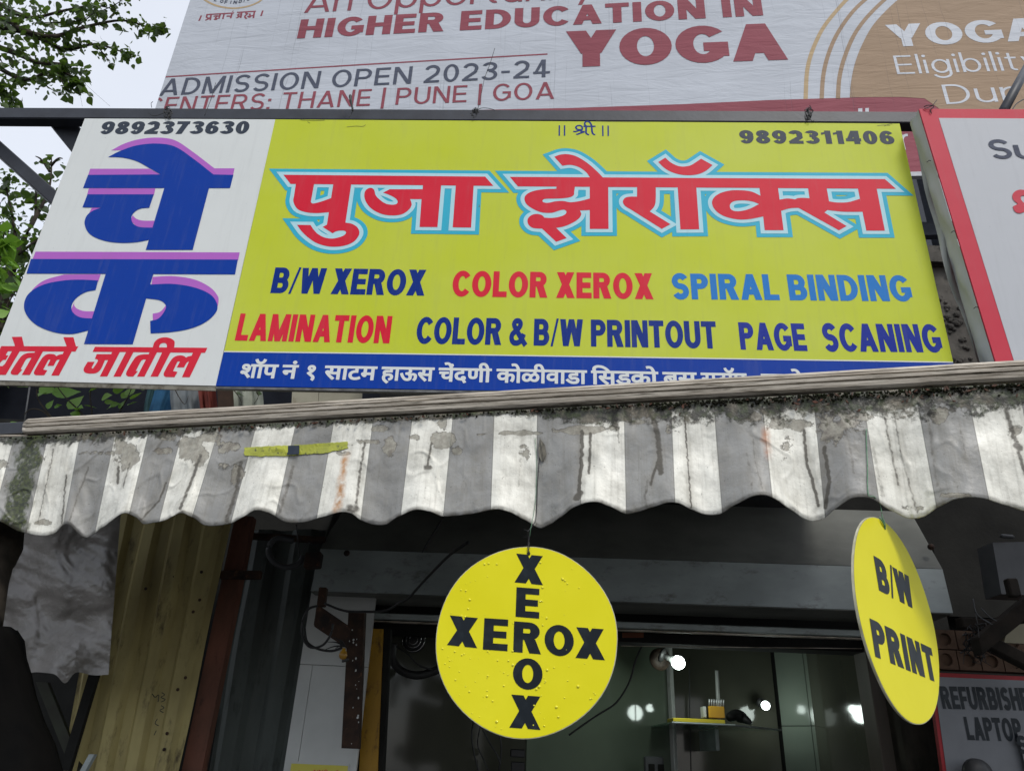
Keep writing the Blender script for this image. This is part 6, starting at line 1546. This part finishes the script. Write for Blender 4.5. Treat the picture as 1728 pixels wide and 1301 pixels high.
for k, (p0, p1, w, Y, lab) in enumerate((((150, 1135), (100, 1300), 16, 2.85, 'dark slanting board below the plastic sheet'), ((60, 1150), (120, 1300), 20, 2.9, 'mossy brown board slanting the other way at lower left'), ((150, 1272), (128, 1312), 9, 2.55, 'pale thin strip leaning at the bottom left'))):
    a, b_ = at(*p0, Y), at(*p1, Y); w_ = at(p0[0] + w, p0[1], Y).x - a.x
    MB().prism([a, b_, b_ + Vector((w_, 0, 0)), a + Vector((w_, 0, 0))], Vector((0, .02, 0))).build('loose_board', (SHADEBLK, mixed('mossy_board', (.03, .035, .02, 1), (.02, .018, .012, 1), 12), HOOD)[k], None, label=lab, cat='board')

# ------------------------------------------------------------------ right of the opening
RY = 3.0
# perforated clay blocks
bl_m = mixed('clay_block', (.12, .075, .05, 1), (.07, .045, .03, 1), 9, .9, .2, bump=.002)
bw = thing('block_wall', at(1650, 1135, RY), 'two courses of pierced brown clay blocks above the laptop sign', 'wall')
zA = at(1650, 1064, RY).z; hB = (zA - at(1650, 1132, RY).z) / 2; wB = at(1628, 1100, RY).x - at(1590, 1100, RY).x
x00 = at(1586, 1100, RY).x - wB * .15
for r in range(2):
    for c in range(8):
        b = MB(); ox = x00 + c * wB + (0 if r == 0 else -.01); oz = zA - (r + 1) * hB
        n = 20; cx_, cz_ = ox + wB / 2, oz + hB / 2; rad = wB * .27
        sq = []; ci = []; bk = []
        for k in range(n):
            a = 2 * math.pi * (k + .5) / n; ca, sa = math.cos(a), math.sin(a); s_ = 1 / max(abs(ca), abs(sa))
            sq.append(Vector((cx_ + ca * s_ * (wB / 2 - .002), RY, cz_ + sa * s_ * (hB / 2 - .002)))); ci.append(Vector((cx_ + ca * rad, RY, cz_ + sa * rad))); bk.append(Vector((cx_ + ca * rad * .9, RY + .012, cz_ + sa * rad * .9)))
        V = sq + ci + bk + [p + Vector((0, .06, 0)) for p in sq]; Fq = []
        for k in range(n):
            k2 = (k + 1) % n; Fq += [(k, k2, n + k2, n + k), (n + k, n + k2, 2 * n + k2, 2 * n + k), (3 * n + k, 3 * n + k2, k2, k)]
        Fq.append(tuple(2 * n + k for k in range(n)))
        mk('block', V, Fq, bl_m, bw)
# refurbished laptop sign
LS = yplane(RY - .05)
lsn = thing('laptop_sign', at(1650, 1301, RY - .05), 'shaded grey board reading REFURBISHED LAPTOP with red edging', 'shop sign')
lx = at(1588, 1142, RY - .05)
a = at(1577, 1138, RY - .05); e_ = at(1600, 1301, RY - .05); W_ = 1.2
LSP = RY - .05
pts = [at(1566, 1138, LSP), at(1597, 1345, LSP), at(1597, 1345, LSP) + Vector((W_, 0, 0)), at(1566, 1138, LSP) + Vector((W_, 0, 0))]
pts[0] = at(1568, 1134, LSP); pts[3] = Vector((pts[2].x, LSP, pts[0].z))
MB().prism(pts, Vector((0, .02, 0))).build('board', mixed('sign_maroon_edge', (.30, .015, .02, 1), (.22, .012, .015, 1), 8), lsn)
zt2 = at(1600, 1142.5, LSP).z
pi_ = [Vector((at(1575, 1142, LSP).x, LSP - .002, zt2)), Vector((at(1603, 1345, LSP).x, LSP - .002, at(1603, 1345, LSP).z)), Vector((pts[2].x - .02, LSP - .002, pts[2].z)), Vector((pts[2].x - .02, LSP - .002, zt2))]
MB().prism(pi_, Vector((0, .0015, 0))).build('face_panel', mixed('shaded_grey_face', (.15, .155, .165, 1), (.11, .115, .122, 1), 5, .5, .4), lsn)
LT = yplane(LSP - .002)
text('lettering', LT, 'REFURBISHED', (1591, 1195.5), (1757, 1199), 1157.5, D_INK, lsn, .0012, t=.25, gap=.06)
text('lettering', LT, 'LAPTOP', (1633, 1248), (1728, 1251), 1209, D_INK, lsn, .0012, t=.25, gap=.06)
sn = thing('paper_notice', at(1725, 1301, LSP - .02), 'pale paper with a letter S overlapping the laptop sign', 'notice')
a = at(1717, 1236, LSP - .02)
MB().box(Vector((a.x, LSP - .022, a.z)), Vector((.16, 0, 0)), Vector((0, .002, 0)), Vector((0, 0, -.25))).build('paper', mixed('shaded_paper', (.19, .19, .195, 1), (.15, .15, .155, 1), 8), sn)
text('lettering', yplane(LSP - .022), 'S', (1720, 1271), (1737, 1271), 1241, D_INK, sn, .001, t=.25)
MB().lathe(at(1648, 1306, LSP - .05), (0, -1, 0), [(0, .05), (.02, .048), (.035, .02)], 20).build('round_pot', BLACKP, None, True, label='dark round object at the foot of the laptop sign', cat='pot')
# meter box, beams, cables
mt = thing('meter_box', at(1705, 1002, 2.75), 'grey metal meter box in the dark at the right edge', 'meter box')
q = [at(1675, 915, 2.75), at(1690, 1002, 2.75)]
MB().prism([q[0], q[1], q[1] + Vector((.3, 0, 0)), q[0] + Vector((.33, 0, .02))], Vector((0, .10, 0))).build('case', GREYBOX, mt)
MB().bevbox(at(1690, 900, 2.7), at(1712, 902, 2.7) - at(1690, 900, 2.7), Vector((0, .02, 0)), Vector((0, 0, -.012)), .004).build('hood_clip', GREYBOX, mt)
DK = mixed('blackened_timber', (.028, .022, .017, 1), (.014, .012, .010, 1), 12, .9, .2, bump=.003)
gt = 'charred timbers at the right edge'
def beam3(p0, p1, Y0, Y1, w, label):
    a, b_ = at(*p0, Y0), at(*p1, Y1)
    MB().bevbox(a, b_ - a, Vector((0, 0, -w)), Vector((0, .05, 0)), .004).build('timber', DK, None, label=label, cat='timber', group=gt)
beam3((1650, 1075), (1760, 985), 2.72, 2.6, .06, 'upper blackened timber slanting up to the right edge')
beam3((1655, 1062), (1790, 1130), 2.78, 2.7, .05, 'lower blackened timber slanting down to the right edge')
beam3((1622, 1040), (1690, 1046), 2.85, 2.8, .04, 'short blackened timber stub beside the block wall')
MB().bevbox(at(1700, 975, 2.6), at(1718, 975, 2.6) - at(1700, 975, 2.6), Vector((0, .03, 0)), Vector((0, 0, -.06)), .004).build('timber_block', DK, None, label='small dark block standing on the upper timber', cat='timber')
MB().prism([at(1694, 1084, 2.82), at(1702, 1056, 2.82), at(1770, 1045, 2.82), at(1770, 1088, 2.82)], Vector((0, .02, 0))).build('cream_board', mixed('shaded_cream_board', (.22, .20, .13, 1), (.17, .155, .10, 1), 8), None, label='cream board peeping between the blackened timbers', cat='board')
rnd = random.Random(21); b = MB()
for k in range(70):
    x = rnd.gauss(1648, 11); y = rnd.gauss(1078, 14); p = at(x, y, 2.80)
    b.tube([p, p + Vector((rnd.uniform(-.02, .02), rnd.uniform(-.02, .02), rnd.uniform(-.03, .01))), p + Vector((rnd.uniform(-.03, .03), rnd.uniform(-.02, .02), rnd.uniform(-.05, 0)))], .003, 4, .0008)
b.build('dust_tangle', BLACKP, None, label='hairy black tangle of dust and twigs by the block wall', cat='debris', kind='stuff')
cable([(1642, 1010), (1648, 1035), (1668, 1050), (1690, 1062)], 2.7, .002, 'upper thin grey wire in the dark right corner', mat=GREYBOX, grp='thin grey wires right')
cable([(1646, 1035), (1650, 1055), (1652, 1075)], 2.7, .0015, 'thin wire dropping beside the clay blocks', mat=WIRE)
cable([(1655, 1025), (1672, 1042), (1692, 1052)], 2.69, .0018, 'lower thin grey wire in the dark right corner', mat=GREYBOX, grp='thin grey wires right')

# ------------------------------------------------------------------ behind the sign at the left: cloths and panels
CY_ = 3.9
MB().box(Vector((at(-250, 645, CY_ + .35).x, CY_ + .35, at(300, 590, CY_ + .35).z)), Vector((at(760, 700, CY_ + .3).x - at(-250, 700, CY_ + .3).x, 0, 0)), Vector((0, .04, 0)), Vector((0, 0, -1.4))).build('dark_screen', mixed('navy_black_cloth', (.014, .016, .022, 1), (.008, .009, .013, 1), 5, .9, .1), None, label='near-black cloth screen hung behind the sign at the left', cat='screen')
def rag(pts, Y, mat, label, seed, nm='hanging_cloth', cat='cloth', grp='cloths hung behind the awning'):
    """cloth piece: grid between a top edge and a bottom edge, with folds"""
    rnd = random.Random(seed); (x0, x1, y0, y1, sk) = pts; V = []; Fq = []; n, m = 14, 12
    for j in range(m + 1):
        t = j / m
        for i in range(n + 1):
            f = i / n; V.append(at(x0 + (x1 - x0) * f + sk * t + 2 * math.sin(t * 7 + seed), y0 + (y1 - y0) * t + 3 * math.sin(f * 6 + seed), Y + .02 * math.sin(f * 13 + seed + t * 2) + .012 * math.sin(f * 29 + t * 3)))
    for j in range(m):
        for i in range(n): a_ = j * (n + 1) + i; Fq.append((a_, a_ + n + 1, a_ + n + 2, a_ + 1))
    return mk(nm, V, Fq, mat, None, True, label=label, cat=cat, group=grp)
c_ = lambda nm, c0: mixed(nm, c0, tuple(v * .6 for v in c0[:3]) + (1,), 8, .8, .1)
rag((262, 318, 640, 760, -22), 3.85, c_('cloth_blue', (.03, .10, .19, 1)), 'blue cloth hanging behind the rail', 1)
rag((250, 285, 640, 760, -14), 3.9, c_('cloth_teal', (.04, .09, .10, 1)), 'teal grey cloth left of the blue cloth', 2)
rag((288, 345, 640, 760, 4), 3.8, c_('cloth_white', (.20, .22, .23, 1)), 'dusty white cloth right of the blue cloth', 3)
rag((336, 366, 645, 760, 2), 3.75, c_('cloth_red', (.17, .045, .035, 1)), 'dull red cloth beside the brown post', 4)
rag((390, 442, 640, 760, 3), 3.8, c_('cloth_cream', (.34, .36, .30, 1)), 'pale cream cloth with leaf shadows right of the brown post', 5)
bp_ = MB().prism([at(366, 640, 3.7), at(372, 780, 3.7), at(395, 780, 3.7), at(388, 640, 3.7)], Vector((0, .05, 0))); bp_.build('wooden_post', mixed('dark_brown_wood', (.05, .028, .018, 1), (.03, .018, .012, 1), 12, .8, .2), None, label='dark brown post between the red and cream cloths', cat='post')
CP = mixed('dusty_cream_panel', (.36, .34, .26, 1), (.27, .25, .19, 1), 6, .7, .2, dirt=((.16, .12, .07, 1), .6, .75))
cp = thing('partition', at(550, 690, 3.6), 'dusty cream boarding seen between sign and rail', 'panel')
for k, (xa_, xb_) in enumerate(((494, 538), (539.5, 611))): MB().prism([at(xa_, 640, 3.6), at(xa_ - 6, 760, 3.6), at(xb_ - 3, 760, 3.6), at(xb_, 640, 3.6)], Vector((0, .02, 0))).build('board', CP, cp)
MB().tube([at(52, 640, 3.5), at(38, 735, 3.5)], .004, 6).build('thin_pole', GREYBOX, None, True, label='thin grey pole behind the leaves left of the awning rail', cat='pole')

# ------------------------------------------------------------------ foliage
def leaf_mesh(name, L, W, mat, fold=.25, tip=.12):
    """heart-shaped leaf folded on its midrib"""
    prof = [(0, 0), (.10, .34), (.26, .50), (.45, .47), (.66, .30), (.84, .12), (1.0, 0)]
    V = [(0, 0, 0)]; mid = []; le = []; ri = []
    V = []
    for t, w in prof: V.append((t * L, 0, -.10 * L * t * t))
    n = len(prof)
    for t, w in prof[1:-1]: V.append((t * L, w * W, fold * w * W - .10 * L * t * t))
    for t, w in prof[1:-1]: V.append((t * L, -w * W, fold * w * W - .10 * L * t * t))
    F = []
    k = n - 2
    F.append((0, 1, n)); F.append((0, n + k, 1))
    for i in range(1, n - 2): F.append((i, i + 1, n + i, n + i - 1)); F.append((i, n + k + i - 1, n + k + i, i + 1))
    F.append((n - 2, n - 1, n + k - 1)); F.append((n - 2, n + 2 * k - 1, n - 1))
    me = bpy.data.meshes.new(name); me.from_pydata(V, [], F); me.materials.append(mat)
    me.polygons.foreach_set('use_smooth', [True] * len(me.polygons)); me.update(); return me
LM = [leaf_mesh('leaf', .062 * s_, .062 * s_, LEAF_D, f) for s_, f in ((1, .2), (.82, .35), (1.15, .1))]
LMB = [leaf_mesh('leaf', .075 * s_, .050 * s_, LEAF_B, f) for s_, f in ((1, .2), (.8, .3), (1.2, .12))]
def rot_rand(rnd, droop=.6):
    return Matrix.Rotation(rnd.uniform(0, 2 * math.pi), 3, 'Z') @ Matrix.Rotation(rnd.gauss(droop, .6), 3, 'Y') @ Matrix.Rotation(rnd.gauss(0, .7), 3, 'X')
def foliage(root, pts, meshes, rnd, nmax, name='leaf', sc=1.0, droop=.6):
    """first nmax leaves are parts; the rest is one joined part"""
    rl = root_loc(root); V = []; F = []; cnt = 0; mat = meshes[0].materials[0]
    for i, p in enumerate(pts):
        me = rnd.choice(meshes); Rm = rot_rand(rnd, droop); s_ = sc * rnd.choice([rnd.uniform(.45, .8), rnd.uniform(.8, 1.35)])
        if i < nmax:
            o = bpy.data.objects.new(name, me); COL.objects.link(o); o.parent = root; o.location = p - rl; o.rotation_euler = Rm.to_euler(); o.scale = (s_,) * 3
        else:
            n = len(V); V += [p + Rm @ (v.co * s_) for v in me.vertices]; F += [tuple(k + n for k in f.vertices) for f in me.polygons]
    if V: mk('leaf_mass', V, F, mat, root, True, kind='stuff')
def along(path, rnd, n, spread):
    q = catmull(path, 6); out = []
    for k in range(n):
        t = rnd.random() ** .8 * (len(q) - 1); i = int(t); p = q[i] + (q[min(i + 1, len(q) - 1)] - q[i]) * (t - i)
        s_ = spread * rnd.random(); a = Vector((rnd.gauss(0, 1), rnd.gauss(0, 1), rnd.gauss(0, 1))).normalized()
        out.append(p + a * s_)
    return out
# big tree whose twigs enter at the top left
TY = 4.3
rnd = random.Random(31)
t1 = thing('leafy_tree', Vector((at(-420, 400, TY).x, TY + .4, 0)), 'dark leafy tree whose twigs reach in at the top left against the sky', 'tree')
tx = root_loc(t1)
crown0 = at(-330, 60, TY)
MB().tube(catmull([tx, tx + Vector((.1, 0, 1.8)), Vector((crown0.x, TY + .2, crown0.z - 1.0)), crown0], 5), [.17, .165, .16, .155, .15, .145, .14, .135, .13, .12, .115, .11, .10, .09, .08, .07], 12).build('trunk', BARK, t1, True)
brs = [[(-330, 60), (-120, 0), (-20, 2), (30, 24), (60, 30), (110, 18), (160, 10), (200, 19)],
       [(-330, 60), (-100, 20), (0, 30), (40, 52), (90, 62), (140, 47), (205, 35), (255, 48), (274, 50)],
       [(-330, 60), (-80, 40), (20, 50), (60, 62), (110, 84), (160, 75), (200, 86), (228, 94)],
       [(-330, 60), (-120, 90), (-40, 92), (10, 122), (45, 135), (90, 120), (128, 133), (137, 154)],
       [(-330, 60), (-90, 60), (20, 88), (60, 105), (110, 110), (125, 122), (142, 120)],
       [(-330, 60), (-120, 120), (-30, 130), (5, 150), (22, 178)],
       [(-330, 60), (-60, -30), (40, -10), (90, -8), (140, -20), (180, -15), (215, -4)],
       [(160, 75), (178, 95), (188, 112)], [(120, 55), (150, 30), (200, 5), (230, -20)], [(60, 40), (100, 38), (130, 36), (165, 20)],
       [(95, 120), (110, 148), (118, 160)], [(80, 100), (72, 135), (88, 152), (104, 158)]]
wts = [120, 190, 150, 190, 130, 140, 110, 16, 50, 80, 22, 26]
allp = []
for k, b_ in enumerate(brs):
    P = [at(x, y, TY + .12 * math.sin(k * 1.7 + i)) for i, (x, y) in enumerate(b_)]
    long_ = b_[0] == (-330, 60)
    MB().tube(catmull(P, 5), .03 if long_ else .006, 6, .002).build('twig', TWIG, t1, True)
    vis = P[2:] if long_ else P
    allp += along(vis, rnd, wts[k], .095)
for k in range(700): # denser mass at the picture's left edge
    x, y = rnd.uniform(-90, 75), rnd.uniform(-30, 190)
    if x > 75 - y * .28 + rnd.gauss(0, 8): continue
    allp.append(at(x, y, TY + rnd.uniform(-.2, .35)))
rnd.shuffle(allp)
foliage(t1, allp, LM, rnd, 290, sc=.80)
# sapling seen through the struts at the left
rnd = random.Random(17); TY2 = 3.9
t2 = thing('leafy_tree', Vector((at(-60, 700, TY2).x, TY2 + .1, 0)), 'shrubby tree seen left of the sign below the steel strut', 'tree')
tx2 = root_loc(t2)
MB().tube(catmull([tx2, tx2 + Vector((.05, 0, 1.5)), at(-20, 600, TY2), at(30, 430, TY2), at(80, 330, TY2)], 5), .05, 9, .008).build('trunk', BARK, t2, True)
brs = [[(80, 330), (86, 300), (87, 262)], [(30, 430), (20, 360), (10, 310), (20, 295)], [(30, 430), (70, 400), (100, 380), (108, 372)], [(-10, 520), (-15, 470), (0, 420), (10, 380)],
       [(60, 365), (60, 320), (50, 300)], [(0, 560), (20, 500), (50, 460), (70, 445)], [(-20, 600), (0, 560), (15, 540), (30, 520)], [(84, 290), (70, 270), (60, 264)], [(86, 280), (98, 268), (106, 268)], [(-40, 330), (-20, 280), (5, 245)], [(60, 430), (80, 410), (90, 400)]]
wts = [16, 46, 44, 50, 30, 60, 60, 4, 4, 14, 26]; allp = []
for k, b_ in enumerate(brs):
    P = [at(x, y, TY2 + .05 * math.sin(k * 2 + i)) for i, (x, y) in enumerate(b_)]
    MB().tube(catmull(P, 5), .010, 6, .0025).build('twig', TWIG, t2, True); allp += along(P, rnd, wts[k], .075)
for k in range(1900):
    x, y = rnd.uniform(-90, 120), rnd.uniform(300, 640)
    if x > 122 - (y - 300) * .28: continue
    if y < 420 and rnd.random() < .35: continue
    allp.append(at(x, y, TY2 + rnd.uniform(-.05, .35)))
rnd.shuffle(allp); foliage(t2, allp, LM, rnd, 280, sc=.78)
# bright climber nearer the viewer
rnd = random.Random(9); TY3 = 3.3
t3 = thing('climbing_plant', Vector((at(-30, 700, TY3).x, TY3, 0)), 'bright green climber at the left edge beside the sign corner', 'plant')
P = [root_loc(t3), root_loc(t3) + Vector((.03, 0, 1.6)), at(-30, 620, TY3), at(-12, 500, TY3), at(0, 440, TY3), at(8, 385, TY3)]
MB().tube(catmull(P, 5), .012, 7, .003).build('stem', TWIG, t3, True)
allp = along([at(-15, 540, TY3), at(-4, 480, TY3), at(6, 430, TY3), at(8, 385, TY3)], rnd, 50, .07) + [at(rnd.uniform(-25, 38), rnd.uniform(400, 475), TY3) for k in range(26)]
foliage(t3, allp, LMB, rnd, 300, droop=.3)
# leafy shoots under the sign, behind the awning rail
rnd = random.Random(14); TY4 = 2.75
t4 = thing('leafy_shoots', Vector((at(120, 760, TY4).x, TY4, 0)), 'sparse bright leaves on thin stems between the sign and the awning rail', 'plant')
rt_ = root_loc(t4)
sh_ = [[(170, 745), (140, 700), (110, 670), (92, 645)], [(110, 745), (80, 700), (55, 690), (40, 700)], [(190, 745), (200, 700), (215, 672), (222, 655)], [(150, 745), (155, 700), (152, 665), (160, 640)], [(120, 740), (75, 690), (62, 665), (66, 650)], [(60, 745), (40, 725), (20, 730)]]
MB().tube([rt_, at(150, 745, TY4)], .012, 7, .006).build('stem', TWIG, t4, True)
for b_ in sh_: MB().tube(catmull([at(x, y, TY4) for x, y in b_], 5), .004, 6, .0015).build('stem', TWIG, t4, True)
lf = [(66, 655, 1.15), (62, 670, 1.0), (88, 665, 1.35), (80, 690, .8), (92, 689, .6), (115, 690, 1.0), (128, 692, .8), (150, 662, 1.3), (122, 695, 1.0), (142, 684, .6), (172, 672, .7), (190, 660, .7), (205, 672, 1.0), (213, 668, .8), (202, 690, .9), (186, 684, .6), (220, 674, .7), (182, 690, .7), (15, 716, .6), (8, 650, .8), (28, 647, .7), (96, 684, .5), (160, 650, .5), (132, 688, .5), (215, 684, .7), (176, 679, .5), (4, 645, .7), (168, 645, .5)]
rl = root_loc(t4)
for x, y, s_ in lf:
    o = bpy.data.objects.new('leaf', rnd.choice(LMB)); COL.objects.link(o); o.parent = t4; o.location = at(x, y, TY4) - rl
    o.rotation_euler = (rnd.uniform(-1.2, 1.2) + 1.2, rnd.uniform(-1.4, .6), rnd.uniform(-.8, .8)); o.scale = (s_ * .85,) * 3
for x, y, s_ in ((398, 664, .7), (404, 658, .5), (432, 662, .5), (236, 652, .6), (256, 656, .5)):
    o = bpy.data.objects.new('leaf', LM[0]); COL.objects.link(o); o.parent = t4; o.location = at(x, y, 3.2) - rl; o.rotation_euler = (rnd.uniform(-1, 1) + 1.2, rnd.uniform(-1, .6), rnd.uniform(-.8, .8)); o.scale = (s_,) * 3
for p in ([(292, 650), (302, 670), (312, 682), (318, 668)], [(392, 656), (402, 668), (408, 680)], [(428, 652), (436, 668), (428, 682)]):
    MB().tube(catmull([at(x, y, 3.2) for x, y in p], 4), .0025, 5, .001).build('stem', TWIG, t4, True)
# faint overhead wires in the patch of sky
for p in ([(115, 112), (150, 148), (186, 180)], [(134, 154), (139, 180)], [(0, 70), (14, 52), (10, 60), (20, 66)]):
    MB().tube(catmull([at(x, y, 4.0) for x, y in p], 4), .0008, 5).build('overhead_wire', WIRE, None, True, label={115: 'long faint wire slanting through the patch of sky', 134: 'short faint wire hanging under the lowest leaves', 0: 'bent twig-like wire at the far left of the sky'}[p[0][0]], cat='wire')
